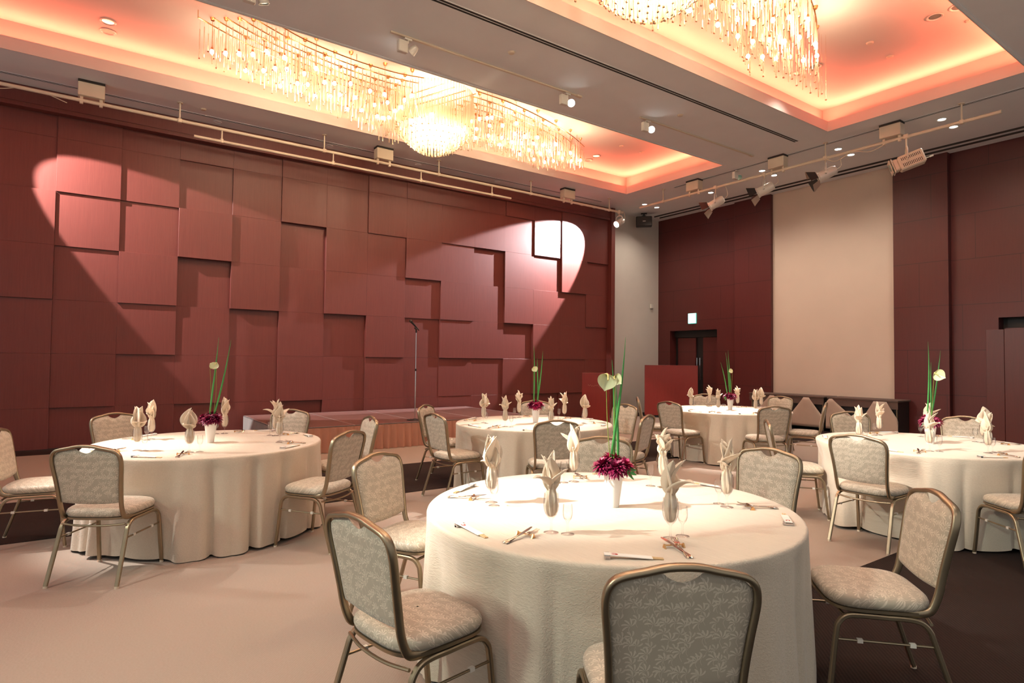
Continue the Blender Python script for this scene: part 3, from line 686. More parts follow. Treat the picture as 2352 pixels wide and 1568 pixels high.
for t_, (cx, cy) in TAB.items():
    tn = TN[t_]; cx += .035; B = Vector((cx, cy, .72))
    place(vase0, (cx, cy, .7203), R(20*t_), 'white ribbed tapering vase in the centre of the %s' % tn, 'flower vases')
    for k, (l, dd, z, mt) in enumerate(((-.052, -.01, .205, 0), (.0, -.045, .20, 0), (.05, -.01, .205, 1), (.0, .035, .225, 1))):
        if t_ == 3 and k == 1: mt = 1
        c = B+sd*l+dp*dd+Vector((0, 0, z)); o = place(dah[mt if t_ != 2 else 0], c, 1.3*k, 'dark crimson dahlia head, %s of the bunch on the %s' % (words[k] if k else 'left', tn), 'dahlias in the vases')
        out = (sd*l*7+dp*dd*7+Vector((0, 0, .8))).normalized(); o.rotation_euler = out.to_track_quat('Z', 'Y').to_euler()
    names = ['tallest', 'second tallest', 'shortest'] if len(BL[t_]) == 3 else ['upright', 'slanting']
    for k, (l, z) in enumerate(BL[t_]):
        off = (k-1)*.012
        o = blade(B+sd*off+dp*.01+Vector((0, 0, .15)), B+sd*l+dp*.01*(k-1)+Vector((0, 0, z)), (.0058 if t_ == 1 else .0068), 'green', .012*(k-1))
        tag(o, '%s long green iris leaf rising from the vase on the %s' % (names[k], tn), 'leaf', 'iris leaves in the vases')
    for k, (l, z, az, sz) in enumerate(AN[t_]):
        top = B+sd*l+dp*(-.02)+Vector((0, 0, z))
        o = make_anthurium(); o.location = top; tag(o, '%s pale yellow-green anthurium above the flowers of the %s' % (('larger' if sz > .09 or k else 'smaller') if len(AN[t_]) == 2 and t_ != 1 else ('larger' if k == 0 else 'smaller') if t_ == 1 else 'single', tn), 'flower', 'anthuriums in the vases')
        s = sz/.095; o.scale = (s, s, s)
        # turn the spathe to the camera, roll and tip it
        view = (Vector((0, 0, 1.446))-top); view.z = 0; yawz = math.atan2(view.y, view.x)-math.pi/2
        o.rotation_euler = (R(14), R({200: -12, 120: 48, 215: 35, 140: -25, 170: 30, 130: -70, 165: 62}[az]), yawz+R({200: 18, 120: -28, 215: 25, 140: -20}.get(az, 0)))
        bpy.context.view_layer.update(); iv = o.matrix_world.inverted()
        pts = smooth_path([top, top+Vector((0, 0, -.03))-sd*.002, B+sd*(l*.75)+Vector((0, 0, z*.6)), B+sd*(l*.2)+Vector((0, 0, .13))], 5)
        MB().tube([iv @ p for p in pts], .0022/s, 6).build('stem', 'olive', o)
    if t_ in (1, 4, 5, 3):
        q = MB(); sgn = 1 if t_ in (1, 3) else -1
        c = B+sd*.055*sgn+dp*(-.03)+Vector((0, 0, .185))
        for k in range(3):
            d2 = (sd*sgn*math.cos(.5*k-.3)+Vector((0, 0, .25-.45*k))); 
            def fn(u, v, d2=d2, c=c):
                s = v*2-1; w_ = .011*math.sin(math.pi*min(1, .05+.95*u)); return c+d2*.055*u+dp*(-.01*u)+Vector((0, 0, 1)).cross(d2).normalized()*s*w_*.4+Vector((0, 0, s*w_-.01*u*u))
            q.grid(fn, 8, 4)
        o = q.build('leaf_sprig', 'green' if t_ in (1, 4) else 'pale_leaf', ang=80); m_ = o.modifiers.new('solid', 'SOLIDIFY'); m_.thickness = .001
        tag(o, 'small %s leaf sprig at the rim of the vase on the %s' % ('green' if t_ in (1, 4) else 'pale', tn), 'leaf')

# ------------------------------------------------------------------ stage
SX0, SX1, SY0, SY1 = -11.62, -9.17, 2.33, 6.93
t = thing('stage', 'low portable stage with dark red deck and pleated skirt before the panelled wall', 'stage', (0, 0, 0))
q = MB(); n = 4
for k in range(n):
    a = SY0+(SY1-SY0)*k/n; b = SY0+(SY1-SY0)*(k+1)/n; q.bbox(SX0, a+.004, .30, SX1, b-.004, .398, .003)
q.build('deck', 'stage_top', t, smooth=False)
q = MB()
for k in range(n+1):
    y = SY0+(SY1-SY0)*k/n; w_ = .007 if 0 < k < n else .012; yy = min(max(y, SY0+w_), SY1-w_); q.box(SX0, yy-w_, .386, SX1, yy+w_, .4005)
for x in (SX0, SX1-.012): q.box(x, SY0, .386, x+.012, SY1, .4003)
q.build('edge_strip', 'edge_metal', t, smooth=False)
def skirt(p0, p1, z1, pitch, seed, depth=.03, closed_top=.012):
    p0 = Vector(p0); p1 = Vector(p1); L = (p1-p0).length; d = (p1-p0)/L; nn = Vector((d.y, -d.x, 0)); npl = max(3, round(L/pitch)); r_ = random.Random(seed)
    sl = [r_.uniform(-.35, .35) for _ in range(npl+1)]
    def fn(u, v):
        x = u*npl; i = min(int(x), npl-1); f = x-i; z = z1*(1-v)
        ff = f-sl[i]*.35*v*math.sin(math.pi*f); prof = (.5-.5*math.cos(2*math.pi*ff**1.6))**.55
        o_ = .004+depth*(.35+.65*v)*prof*(.75+.25*math.sin(i*2.1)); return p0+d*(L*u)+nn*o_+Vector((0, 0, z))
    return MB().grid(fn, npl*10, 6)
skirt((SX1, SY0, .004), (SX1, SY1, .004), .385, .125, 1, .065).build('front_skirt', 'skirt', t, ang=60)
skirt((SX0, SY0, .004), (SX1, SY0, .004), .385, .09, 2, .02).build('side_skirt', 'skirt_grey', t, ang=60)
skirt((SX1, SY1, .004), (SX0, SY1, .004), .385, .115, 3, .03).build('side_skirt', 'skirt', t, ang=60)
# microphone on its stand
t = thing('microphone_stand', 'tall slim microphone stand on the stage before the panelled wall', 'microphone stand', (-9.42, 4.62, .401))
MB().lathe([(.001, .025), (.02, .03), (.03, .018), (.11, .012), (.135, .008), (.14, 0), (.001, 0)], 28).build('base', 'black', t)
MB().tube([(0, 0, .02), (0, 0, .85)], .0105, 10).build('lower_tube', 'chrome', t)
MB().cyl((0, 0, .835), (0, 0, .875), .015, 12).build('clutch', 'black', t)
MB().tube([(0, 0, .85), (0, 0, 1.50)], .0075, 10).build('upper_tube', 'chrome', t)
MB().cyl((0, 0, 1.49), (0, 0, 1.56), .014, 10).cyl((0, .012, 1.545), (0, -.03, 1.575), .017, 10).build('clip', 'black', t)
mk = thing('microphone', 'black handheld microphone clipped on top of the stage stand', 'microphone', (-9.42, 4.62, 1.976), 0)
MB().sweep([(0, .05, -.045), (0, .03, -.02), (0, -.07, .075), (0, -.09, .094)], [(math.cos(i*math.pi/5), math.sin(i*math.pi/5)) for i in range(10)], scale=[.010, .012, .017, .021]).build('handle', 'black', mk)
MB().ball((0, -.105, .108), .026, 12, 8).build('grille', 'slot', mk)
# lectern with a small gold signature
def rt_at(x, y): return math.atan2(-y, -x)
t = thing('lectern', 'plain dark red lectern at the right end of the stage behind the middle table', 'lectern', (-8.95, 8.36, 0), R(-43-4))
MB().bbox(-.02, -.275, 0, 0, .275, 1.20, .004).build('front_panel', 'red_wood', t, smooth=False)
q = MB(); q.bbox(-.40, -.275, 0, -.02, -.253, 1.18, .003); q.bbox(-.40, .253, 0, -.02, .275, 1.18, .003); q.build('side_panel', 'dark_wood', t, smooth=False)
MB().bbox(-.40, -.253, 1.08, -.02, .253, 1.10, .003).build('top_shelf', 'dark_wood', t, smooth=False)
q = MB(); pts = []
for k in range(46): u = k/45; pts.append((.002, -.16+.24*u, .945+.016*math.sin(u*34)*(1-.5*u)+.008*math.sin(u*11)))
q.tube(pts, .0022, 5); q.tube([(.002, .10+.03*math.cos(a/3), .925+.03*math.sin(a/3)) for a in range(16)], .0022, 5); q.build('gold_script', 'gold_ink', t)
# wooden reception screen by the door
t = thing('reception_counter', 'tall reddish wood panel counter in the far corner before the double doors', 'counter', (-10.35, 12.28, 0), R(-47))
MB().bbox(-.03, -.66, .06, 0, .66, 1.33, .004).build('front_panel', 'red_wood', t, smooth=False)
q = MB(); q.bbox(-.40, -.66, .06, -.03, -.63, 1.33, .003); q.bbox(-.40, .63, .06, -.03, .66, 1.33, .003); q.build('side_panel', 'red_wood', t, smooth=False)
MB().box(-.38, -.63, 0, -.04, .63, .06).build('plinth', 'black', t, smooth=False)
MB().bbox(-.40, -.66, 1.33, 0, .66, 1.345, .002).build('top', 'red_wood', t, smooth=False)
# long tables against the end wall with tied-back cloths
def draped_table(x0, x1, y0, label, apex):
    t = thing('serving_table', label, 'table', ((x0+x1)/2, y0+.3, 0)); W = x1-x0; h = W/2
    MB().bbox(-h, -.28, .70, h, .28, .735, .006).build('top_cloth', 'brown_cloth', t, smooth=False)
    q = MB(); q.box(-h+.01, -.27, .56, h-.01, -.262, .70)
    q.build('valance', 'brown_cloth', t, smooth=False)
    q = MB()
    for (a, top, bot) in apex:
        def fn(u, v, a=a, top=top, bot=bot):
            s = v*2-1; w_ = top+(bot-top)*min(1, u*1.35)**1.05; x = a+s*w_; x = max(-h, min(h, x)); return (x, -.285-.045*(1-s*s)**.5*u**.5, .70-.62*u)
        q.grid(fn, 10, 14)
    o = q.build('tied_cloth', 'tan_cloth', t, ang=70); mm = o.modifiers.new('solid', 'SOLIDIFY'); mm.thickness = .004
    MB().box(-h+.03, -.2, .05, h-.03, .26, .70).build('inner_box', 'black', t, smooth=False)
    for x in (-h+.05, h-.05):
        for y in (-.22, .24): MB().tube([(x, y, 0), (x, y, .7)], .015, 8).build('leg', 'bronze', t)
draped_table(-8.45, -6.68, 12.75, 'long draped table with tied-back cloth, left one under the cream wall panel', ((-.30, .05, .50), (.50, .06, .42)))
draped_table(-6.62, -5.25, 12.75, 'long draped table with tied-back cloth, right one under the cream wall panel', ((-.60, .03, .58), (.36, .12, .40)))

t = thing('wooden_cabinet', 'tall dark wooden cabinet standing at the right edge before the end wall', 'cabinet', (-3.3, 12.9, 0))
q = MB(); q.bbox(-.50, -.30, 0, -.25, .30, 2.04, .004); q.build('side_section', 'dark_wood', t, smooth=False)
MB().bbox(-.245, -.31, 0, .60, .30, 2.05, .004).build('front_section', 'dark_wood', t, smooth=False)
# ------------------------------------------------------------------ wall fittings
t = thing('loudspeaker', 'black wall loudspeaker hanging from the ceiling in the far left corner', 'speaker', (-11.45, 12.45, 5.27), R(-46))
MB().bbox(-.11, -.215, -.135, .11, .215, .135, .02).build('cabinet', 'black', t, smooth=False)
MB().bbox(.108, -.205, -.125, .118, .205, .125, .006).build('grille', 'slot', t, smooth=False)
MB().box(.118, -.035, -.012, .121, .045, .004).build('badge', 'white_metal', t, smooth=False)
MB().cyl((0, 0, .12), (0, 0, .225), .022, 10).box(-.02, -.06, .165, .02, .06, .175).box(-.08, -.08, .222, .08, .08, .229).build('bracket', 'black', t, smooth=False)
tag(MB().bbox(X_ST, 13.14, 2.95, X_ST+.05, 13.24, 3.07, .008).build('wall_sensor', 'white_metal', smooth=False), 'small cream box high on the plain wall below the loudspeaker', 'sensor')
q = MB().bbox(X_ST, 13.15, .62, X_ST+.04, 13.26, .92, .008); tag(q.build('socket_box', 'cream_metal', smooth=False), 'pale socket box low on the plain wall beside the counter', 'socket')
t = thing('exit_sign', 'glowing blue-white emergency sign on the dark wood wall above the doors', 'sign', (-10.64, Y_END-.001, 2.62))
MB().bbox(-.13, -.035, -.14, .13, 0, .14, .006).build('housing', 'exit_green', t, smooth=False)
MB().box(-.112, -.037, -.125, .118, -.035, .128).build('light_panel', 'exit', t, smooth=False)

# ------------------------------------------------------------------ ceiling fittings
def slot_(x0, y0, x1, y1, w_, label):
    t = MB()
    if abs(x1-x0) < abs(y1-y0): t.box(x0-w_/2, y0, ZC-.004, x0+w_/2, y1, ZC-.001); e = MB().box(x0-w_/2-.012, y0, ZC-.007, x0-w_/2, y1, ZC-.001).box(x0+w_/2, y0, ZC-.007, x0+w_/2+.012, y1, ZC-.001).box(x0-.004, y0, ZC-.007, x0+.004, y1, ZC-.001)
    else: t.box(x0, y0-w_/2, ZC-.004, x1, y0+w_/2, ZC-.001); e = MB().box(x0, y0-w_/2-.012, ZC-.007, x1, y0-w_/2, ZC-.001).box(x0, y0+w_/2, ZC-.007, x1, y0+w_/2+.012, ZC-.001).box(x0, y0-.004, ZC-.007, x1, y0+.004, ZC-.001)
    r_ = thing('air_slot', label, 'ceiling vent', (0, 0, 0)); t.build('opening', 'slot', r_, smooth=False); e.build('rim', 'soffit', r_, smooth=False)
slot_(-11.24, -4.2, -11.24, 10.66, .06, 'long narrow air slot in the ceiling along the stage wall')
slot_(-6.0, -3.5, -6.0, 10.56, .085, 'long air slot in the ceiling between the two lit coffers')
slot_(-9.3, 11.12, 3.0, 11.12, .06, 'long narrow air slot in the ceiling along the end of the coffers')
for y, wd in ((12.93, 'nearer'), (13.15, 'farther')):
    q = MB().box(-11.5, y-.012, ZC-.03, 3.0, y+.012, ZC); tag(q.build('curtain_track', 'slot', smooth=False), '%s of two dark ceiling tracks along the end wall' % wd, 'ceiling track', 'ceiling tracks')
    q = MB(); 
for c, wd in ((C1, 'left'), (C2, 'right')):
    x0, x1, y0, y1 = c; q = MB(); e = .045
    q.box(x0-e, y0-e, ZC-.007, x0-.012, y1+e, ZC-.0005); q.box(x1+.012, y0-e, ZC-.007, x1+e, y1+e, ZC-.0005); q.box(x0-.012, y1+.012, ZC-.007, x1+.012, y1+e, ZC-.0005)
    struct(q, 'trim_%d' % (6 if wd == 'left' else 7), 'soffit', smooth=False)
# downlights
def make_dl(mat):
    t = thing('downlight', 'x', 'downlight'); MB().lathe([(.055, -.001), (.074, -.001), (.078, -.008), (.07, -.011), (.058, -.006), (.055, -.001)], 28).build('trim_ring', 'white_metal', t)
    MB().lathe([(.001, -.003), (.056, -.003)], 24).build('lamp_face', mat, t); return t
dlp = make_dl('lamp_white'); nearw = ['nearer', 'farther']
cw = ['by the corner', 'second from the corner', 'third from the corner', 'fourth from the corner', 'fifth from the corner']
for i, (x, y) in enumerate(DL): o = place(dlp, (x, y, ZC), 0, 'bright round downlight along the end wall, %s of the pair %s' % (nearw[i % 2], cw[i//2]), 'lit downlights along the end wall')
dlc = make_dl('reflector'); dlc.name = 'downlight_tilted'
dlc.name = 'recessed_downlight'
for (x, y, wd) in ((-9.73, .13, 'upper one of the pair at the left end of the left coffer'), (-10.03, .14, 'lower one of the pair at the left end of the left coffer'), (-10.05, 9.12, 'left one of the pair at the far end of the left coffer'), (-9.75, 9.08, 'right one of the pair at the far end of the left coffer'),
                   (-3.18, 8.89, 'left one of the pair at the right of the right coffer'), (-2.92, 8.88, 'right one of the pair at the right of the right coffer'), (-5.04, 8.96, 'left one of the pair behind the crystal tails'), (-4.79, 8.95, 'right one of the pair behind the crystal tails')):
    o = place(dlc, (x, y, TOPZ), 0, 'round recessed downlight, '+wd, 'recessed downlights in the coffers'); o.scale = (1.25, 1.25, 1.25)
dd0 = MB().lathe([(.001, -.022), (.035, -.020), (.045, -.01), (.05, 0)], 16).build('ceiling_detector', 'cream_metal'); tag(dd0, 'x', 'detector')
for (x, y, z, wd) in ((-10.95, 1.47, ZC, 'beside the stage pipe near the left'), (-8.98, 9.07, TOPZ, 'in the far end of the left coffer, nearer one'), (-8.98, 9.69, TOPZ, 'in the far end of the left coffer, farther one'), (-3.98, 8.9, TOPZ, 'in the right coffer, larger one'), (-3.99, 9.54, TOPZ, 'in the right coffer near its far edge'),
                      (-6.46, 4.49, ZC, 'between the coffers, nearer one'), (-6.48, 7.9, ZC, 'between the coffers, farther one'), (-2.95, 9.35, TOPZ, 'near the right corner of the right coffer'), (-2.3, 11.9, ZC, 'beyond the right end of the lighting pipe')):
    place(dd0, (x, y, z), 0, 'small round ceiling detector '+wd, 'ceiling detectors')
rg0 = MB().lathe([(.001, -.004), (.045, -.004), (.052, -.01), (.062, -.008), (.065, 0)], 20).build('sprinkler_plate', 'soffit'); tag(rg0, 'x', 'sprinkler')
for y, wd in ((1.76, 'first'), (3.71, 'second'), (5.58, 'third'), (7.56, 'fourth')): place(rg0, (-11.4, y, ZC), 0, '%s from the left of the round plates in the ceiling over the stage' % wd, 'round plates in the ceiling')

# lighting pipes
def pipe(name, label, p0, p1, hang, boxes, axis):
    t = thing(name, label, 'lighting pipe', (0, 0, 0)); MB().tube([p0, p1], .026, 12).build('pipe', 'cream_metal', t)
    for h_ in hang:
        x, y = h_; MB().tube([(x, y, p0[2]), (x, y, ZC-.004)], .013, 8).lathe([(.001, ZC-.012), (.04, ZC-.012), (.045, ZC)], 14, (x, y, 0)).bbox(x-.032, y-.032, p0[2]-.032, x+.032, y+.032, p0[2]+.032, .008).build('hanger', 'cream_metal', t)
    for (x, y) in boxes:
        a, b = (.085, .165) if axis == 'y' else (.165, .085)
        o = MB().bbox(x-a, y-b, p0[2]+.055, x+a, y+b, ZC-.035, .008).build('junction_box', 'cream_metal', t, smooth=False)
        q = MB()
        for s in (-.12, .12):
            xx, yy = (x, y+s) if axis == 'y' else (x+s, y); q.bbox(xx-.022, yy-.022, p0[2]-.05, xx+.022, yy+.022, p0[2]+.06, .006)
        q.build('clamp', 'cream_metal', o, smooth=False)
        MB().box(x-a, y-b, ZC-.035, x+a, y+b, ZC-.002).build('mount', 'slot', o, smooth=False)
    return t
P1 = pipe('lighting_pipe', 'long cream lighting pipe hung from the ceiling before the stage wall', (-10.9, -4.2, 5.21), (-10.9, 11.08, 5.21), [(-10.9, y) for y in (-3.6, 1.13, 3.45, 5.8, 8.15, 10.6)], [(-10.9, -.03), (-10.9, 4.6), (-10.9, 9.24)], 'y')
t = thing('banner_pipe', 'shorter cream pipe hung under the stage lighting pipe', 'pipe', (0, 0, 0)); MB().tube([(-10.9, 1.34, 5.01), (-10.9, 7.6, 5.01)], .022, 12).build('pipe', 'cream_metal', t)
for y in (1.75, 3.62, 5.4, 7.1): MB().cyl((-10.9, y, 5.01), (-10.9, y, 5.2), .012, 8).cyl((-10.9, y, 4.985), (-10.9, y, 5.05), .028, 10).build('hook', 'cream_metal', t)
P2 = pipe('lighting_pipe', 'cream lighting pipe hung across the ceiling before the end wall', (-10.28, 11.04, 5.21), (-3.1, 11.04, 5.21), [(x, 11.04) for x in (-9.55, -5.72, -3.6)], [(-8.66, 11.04), (-6.66, 11.04), (-4.6, 11.04)], 'x')
# theatre spotlight: body along -Z of its head, hung from the pipe
def spotlight(label, loc, d, lit, doors=True, s=1.0, drop=.30):
    t = thing('theatre_spotlight', label, 'spotlight', loc); D_ = Vector(d).normalized(); qz = D_.to_track_quat('Z', 'Y').to_matrix().to_4x4(); mx = Matrix.Diagonal((s, s, s, 1)) @ Matrix.Translation((0, 0, -drop)) @ qz
    tr = lambda mb: (setattr(mb, 'v', [tuple(mx @ Vector(p)) for p in mb.v]), mb)[1]
    tr(MB().lathe([(.001, -.17), (.055, -.165), (.075, -.13), (.080, -.02), (.080, .10), (.088, .105), (.088, .125), (.078, .125), (.076, .06), (.001, .05)], 20)).build('housing', 'white_metal', t)
    tr(MB().lathe([(.001, .118), (.04, .116), (.074, .108)], 20)).build('lens', 'lamp_hot' if lit else 'reflector', t)
    if doors:
        for k in range(4):
            a = math.pi/2*k+.4; c, s_ = math.cos(a), math.sin(a); q = MB(); b = []
            for (l, r0, z) in ((-.065, .088, .125), (.065, .088, .125), (.10, .088+.06, .25), (-.10, .088+.06, .25)): b.append((c*r0-s_*l, s_*r0+c*l, z))
            nrm = Vector((c*.004, s_*.004, 0)); q.v = b+[tuple(Vector(p)+nrm) for p in b]; q.f = [(0, 1, 2, 3), (7, 6, 5, 4), (0, 4, 5, 1), (1, 5, 6, 2), (2, 6, 7, 3), (3, 7, 4, 0)]
            tr(q).build('barn_door', 'black' if k % 2 == 0 else 'tan_cloth', t, smooth=False)
    # yoke in the vertical plane across the beam
    side = D_.cross(Vector((0, 0, 1))).normalized(); c0 = Vector((0, 0, -drop)); q = MB()
    pa = [c0+side*.105, c0+side*.105+Vector((0, 0, .09)), c0+side*.075+Vector((0, 0, .155)), c0+Vector((0, 0, .17)), c0-side*.075+Vector((0, 0, .155)), c0-side*.105+Vector((0, 0, .09)), c0-side*.105]
    q.tube([p*s for p in smooth_path(pa, 4)], .011, 8); q.cyl((c0+side*.08)*s, (c0+side*.13)*s, .018, 10).cyl((c0-side*.08)*s, (c0-side*.13)*s, .018, 10); q.build('yoke', 'white_metal', t)
    MB().cyl((0, 0, (-drop+.165)*s), (0, 0, .01), .013, 8).bbox(-.04, -.035, -.035, .04, .035, .04, .01).build('clamp', 'cream_metal', t)
    MB().tube(smooth_path([(c0-D_*.15)*s, (c0-D_*.24+Vector((0, 0, .02)))*s, (c0-D_*.20+Vector((0, 0, .2)))*s, Vector((.10, .02, 0))+side*.06], 5), .0055, 6).build('power_cable', 'cream_metal', t)
    return t
spotlight('lit theatre spotlight hanging from the end of the stage pipe', (-10.9, 10.95, 5.21), (.03, -.86, -.5), True, False, 1.0, .27)
spotlight('unlit spotlight with barn doors, first from the corner on the end pipe', (-8.10, 11.04, 5.21), (-.75, -.35, -.42), False, True, 1.15)
spotlight('unlit spotlight with barn doors, second from the corner on the end pipe', (-6.95, 11.04, 5.21), (-.78, -.35, -.36), False, True, 1.15, .27)
spotlight('unlit spotlight with barn doors, third from the corner on the end pipe', (-5.72, 11.04, 5.21), (-.75, -.45, -.38), False, True, 1.15, .26)
# big box projector
t = thing('profile_projector', 'large cream louvred projector lamp hanging from the end pipe', 'projector lamp', (-4.38, 11.04, 5.21))
dv = Vector((-.80, -.42, -.30)).normalized(); mx = Matrix.Translation((0, 0, -.42)) @ dv.to_track_quat('X', 'Z').to_matrix().to_4x4()
tr = lambda mb: (setattr(mb, 'v', [tuple(mx @ Vector(p)) for p in mb.v]), mb)[1]
tr(MB().bbox(-.25, -.10, -.125, .12, .10, .11, .02)).build('housing', 'cream_metal', t, smooth=False)
tr(MB().bbox(.12, -.085, -.10, .20, .085, .09, .015).bbox(.20, -.11, -.125, .215, .11, .115, .005).bbox(.235, -.105, -.12, .245, .105, .11, .004)).build('front_frame', 'cream_metal', t, smooth=False)
tr(MB().lathe([(.001, .248), (.06, .248), (.066, .24), (.066, .215)], 18, mx=Matrix(((0, 0, 1, 0), (1, 0, 0, 0), (0, 1, 0, 0), (0, 0, 0, 1))))).build('lens', 'reflector', t)
q = MB()
for s in (-1, 1):
    for row, (z0, z1) in enumerate(((.02, .07), (-.09, -.03))):
        for k in range(12): x = -.20+k*.024; q.box(x, s*.1005-.001, z0, x+.009, s*.1005+.001, z1)
for k in range(10): x = -.20+k*.028; q.box(x, -.06, .1095, x+.010, .06, .1115)
tr(q).build('louvre', 'slot', t, smooth=False)
tr(MB().cyl((-.25, -.05, -.05), (-.36, -.05, -.05), .006, 8).cyl((-.33, -.05, -.05), (-.38, -.05, -.05), .014, 8)).build('focus_knob', 'white_metal', t)
sdv = dv.cross(Vector((0, 0, 1))).normalized(); c0 = Vector((0, 0, -.42))
MB().tube(smooth_path([c0+sdv*.115, c0+sdv*.12+Vector((0, 0, .15)), c0+sdv*.05+Vector((0, 0, .24)), c0-sdv*.05+Vector((0, 0, .24)), c0-sdv*.12+Vector((0, 0, .15)), c0-sdv*.115], 4), .012, 8).cyl((0, 0, -.18), (0, 0, .01), .014, 8).bbox(-.04, -.035, -.035, .04, .035, .04, .01).build('yoke', 'cream_metal', t)
q = MB(); q.tube(smooth_path([(-4.62, 11.0, 5.2), (-4.9, 10.98, 5.1), (-5.2, 10.98, 5.17), (-5.5, 10.98, 5.09), (-5.72, 11.0, 5.2)], 8), .006, 6); tag(q.build('power_cable', 'cream_metal'), 'thin pale cable looping along the end lighting pipe', 'cable')
q = MB(); pts = [(-10.92, -4.1+.42*k, 5.235-.10*(k % 2)) for k in range(10)]; q.tube(smooth_path(pts, 6), .006, 6); tag(q.build('power_cable', 'cream_metal'), 'pale cable wound along the left end of the stage pipe', 'cable')
q = MB(); pts = [(-10.92, 9.5+.2*k, 5.235-.05*(k % 2)) for k in range(9)]; q.tube(smooth_path(pts, 6), .006, 6); tag(q.build('power_cable', 'cream_metal'), 'pale cable wound along the far end of the stage pipe', 'cable')

# track lights
def track(y0, y1, label):
    tag(MB().bbox(-6.935, y0, ZC-.022, -6.90, y1, ZC, .003).bbox(-6.945, y1-.1, ZC-.028, -6.89, y1, ZC, .003).build('light_track', 'cream_metal', smooth=False), label, 'light track', 'light tracks')
track(-1.6, 1.6, 'thin ceiling light track at the top edge, nearest of the row'); track(2.98, 6.12, 'thin ceiling light track with two small spots beside the left coffer'); track(7.42, 10.6, 'thin ceiling light track with one small spot, farthest of the row')
def track_spot(label, x, y, d, lit):
    t = thing('track_spot', label, 'spotlight', (x, y, ZC-.022)); D_ = Vector(d).normalized()
    MB().cyl((0, 0, 0), (0, 0, -.07), .012, 8).bbox(-.02, -.05, -.028, .02, .05, -.002, .003).build('adapter', 'white_metal', t)
    MB().bbox(-.035, -.14, -.20, .035, -.01, -.05, .008).build('gear_box', 'white_metal', t, smooth=False)
    mx = Matrix.Translation((0, .07, -.13)) @ D_.to_track_quat('Z', 'Y').to_matrix().to_4x4(); q = MB().lathe([(.001, -.07), (.03, -.065), (.045, -.03), (.06, .035), (.056, .035), (.05, .01), (.001, .0)], 18); q.v = [tuple(mx @ Vector(p)) for p in q.v]; q.build('lamp_head', 'white_metal', t)
    q = MB().lathe([(.001, .028), (.03, .027), (.055, .022)], 18); q.v = [tuple(mx @ Vector(p)) for p in q.v]; q.build('lamp_face', 'lamp_hot' if lit else 'reflector', t); return t
track_spot('small track spot turned away to the left, near the crystal chandelier', -6.92, 3.22, (-.9, -.5, -.6), True)
track_spot('small lit track spot at the far end of the middle track', -6.92, 5.85, (.8, -.55, -.55), True)
track_spot('small lit track spot on the farthest track', -6.92, 7.62, (.8, -.55, -.5), True)
track_spot('small track spot cut by the top edge of the picture', -6.92, 1.42, (-.2, .3, -.9), False)
t = track_spot('small cone spot by the air slot in front of the end wall', -7.62, 11.12, (.6, -.8, -.5), False)

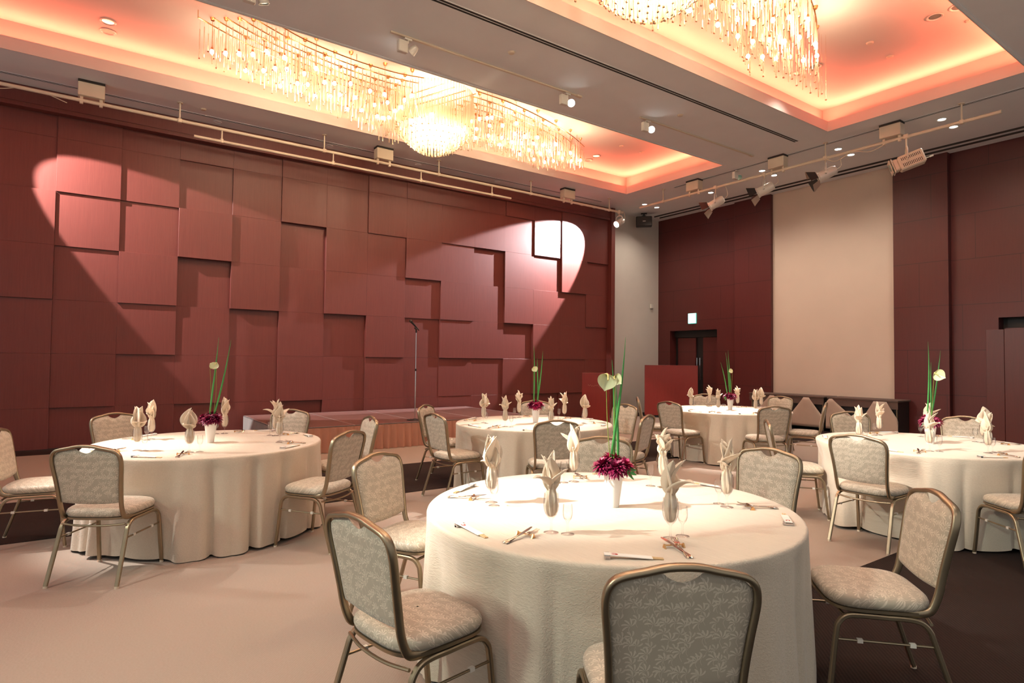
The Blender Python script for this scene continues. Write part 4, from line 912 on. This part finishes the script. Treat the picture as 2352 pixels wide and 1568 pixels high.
# ------------------------------------------------------------------ crystal chandeliers
def chandelier(cx, cy, label, tails, seed):
    r_ = random.Random(seed); T = thing('crystal_chandelier', label, 'chandelier', (cx, cy, TOPZ)); Zt = TOPZ; rails = []
    for i in range(6):
        p = [(.28+.10*i, -3.60+.155*i), (-.05+.12*i, -2.95+.13*i), (-.34+.15*i, -2.1+.10*i), (-.55+.19*i, -1.2+.06*i), (-.60+.22*i, -.45)]
        rails.append(p); rails.append([(-x, -y) for x, y in p])
    q = []
    for p in rails:
        P = smooth_path([(x, y, -.10) for x, y in p], 8); q.append(P)
        MB().tube(P, .009, 6).build('rail', 'gold', T)
    for s in (-.3, -.1, .1, .3): MB().tube([(-.5, s-.2, -.10), (.5, s+.2, -.10)], .009, 6).build('rail', 'gold', T)
    cups = MB(); rods = []; nodes = []
    for P in q:
        L = [0]
        for a, b in zip(P, P[1:]): L.append(L[-1]+(b-a).length)
        n = int(L[-1]/.062); 
        for k in range(n):
            s = (k+.5)*L[-1]/n; j = max(i for i in range(len(L)) if L[i] <= s); j = min(j, len(P)-2); f = (s-L[j])/(L[j+1]-L[j]); c = P[j].lerp(P[j+1], f); u = s/L[-1]
            z1 = -.16-.02*r_.random() if k % 2 else -.23; ln = .40-.05*(k % 3)*.6; zb = -.62+.03*math.sin(k)
            if u > .72: zb -= (u-.72)*.9
            if k % 3 == 2: zb += .12
            rods.append((c.x+r_.uniform(-.012, .012), c.y, z1, zb))
        for k in range(int(L[-1]/.55)+1):
            s = min(L[-1]-.15, .25+k*.55); j = max(i for i in range(len(L)) if L[i] <= s); j = min(j, len(P)-2); nodes.append(P[j])
    for ring in range(9):       # hanging bowl in the middle
        rr = .07+.072*ring; n = int(2*math.pi*rr/.052); zb = -1.10+.42*(rr/.66)**2
        for k in range(n): a = 2*math.pi*k/n; rods.append((rr*math.cos(a), rr*math.sin(a), zb+.42+.1*(ring % 3), zb))
    for (tx, ty, nn) in tails:
        for k in range(nn):
            f = k/(nn-1); rods.append((tx+.035*math.cos(k*2.4)-.0*f, ty-.40*(1-f)+.02*math.sin(k*3), -.35-.38*f, -.62-.36*f**1.4))
    key = [(-(r[3])+(-r[0])*.02, i) for i, r in enumerate(rods)]
    big = set(i for _, i in sorted(key)[-0:]) if 0 else set(r_.sample(range(len(rods)), 96))
    rest = MB(); me_cache = {}
    def rod(mb, x, y, z1, z0):
        b = len(mb.v); n = 5; rr = .0075
        for z, s in ((z1, .5), (z1-.012, 1), (z0+.01, 1), (z0, .6)):
            for k in range(n): mb.v.append((x+rr*s*math.cos(2*math.pi*k/n), y+rr*s*math.sin(2*math.pi*k/n), z))
        for j in range(3):
            for k in range(n): mb.f.append((b+j*n+k, b+j*n+(k+1) % n, b+(j+1)*n+(k+1) % n, b+(j+1)*n+k))
        mb.f.append(tuple(b+k for k in range(n))[::-1]); mb.f.append(tuple(b+3*n+k for k in range(n)))
    for i, r in enumerate(rods):
        if i in big: o = MB(); rod(o, *r); o.build('crystal_rod', 'crystal', T, smooth=False)
        else: rod(rest, *r)
    rest.build('crystal_rods', 'crystal', T, smooth=False)['kind'] = 'stuff'
    wires = MB()
    for r in rods: wires.sweep([(r[0], r[1], -.10), (r[0], r[1], r[2])], [(.0012, 0), (-.0006, .001), (-.0006, -.001)], caps=False)
    wires.build('hanging_wires', 'gold', T, smooth=False)['kind'] = 'stuff'
    caps = MB()
    for r in rods[::2]: caps.box(r[0]-.009, r[1]-.009, r[3]-.008, r[0]+.009, r[1]+.009, r[3]+.004)
    caps.build('end_caps', 'bronze', T, smooth=False)['kind'] = 'stuff'
    for c in nodes:
        z = -.40-.10*r_.random(); h_ = MB().cyl((c.x, c.y, 0), (c.x, c.y, -.035), .034, 12, .022).tube([(c.x, c.y, -.04), (c.x, c.y, z+.03)], .004, 6).cyl((c.x, c.y, z+.02), (c.x, c.y, z+.06), .014, 8).build('lamp_holder', 'gold', T)
        MB().ball((c.x, c.y, z), .026, 10, 6, 1.2).build('bulb', 'bulb', h_)
    for k in range(30):
        a = k*2.4; rr = .08+.46*((k*.37) % 1); MB().ball((rr*math.cos(a), rr*math.sin(a), -.60-.18*((k*.61) % 1)), .034, 10, 6, 1.2).build('bulb', 'bulb', T)
    for k in range(14):       # suspension stems
        P = q[k % len(q)]; c = P[(5*k) % len(P)]; MB().tube([(c.x, c.y, 0), (c.x, c.y, -.1)], .005, 6).build('stem', 'gold', T)
    # light of the bulbs
    for f, e in ((-3.1, 16), (-2.4, 30), (-1.6, 42), (0, 220), (1.6, 42), (2.4, 30), (3.1, 16)): point((cx-.12*math.copysign(1, -f) if f else cx, cy+f, TOPZ-.45 if f else TOPZ-.70), e, (1, .74, .50), .12)
chandelier(-8.98, 4.68, 'long crystal rod chandelier with hanging bowl in the left coffer', [], 1)
chandelier(-4.02, 4.48, 'crystal rod chandelier with four hanging tails in the right coffer', [(-.14, 2.47, 14), (-.16, 2.80, 14), (-.17, 3.15, 14), (-.16, 3.52, 14)], 2)
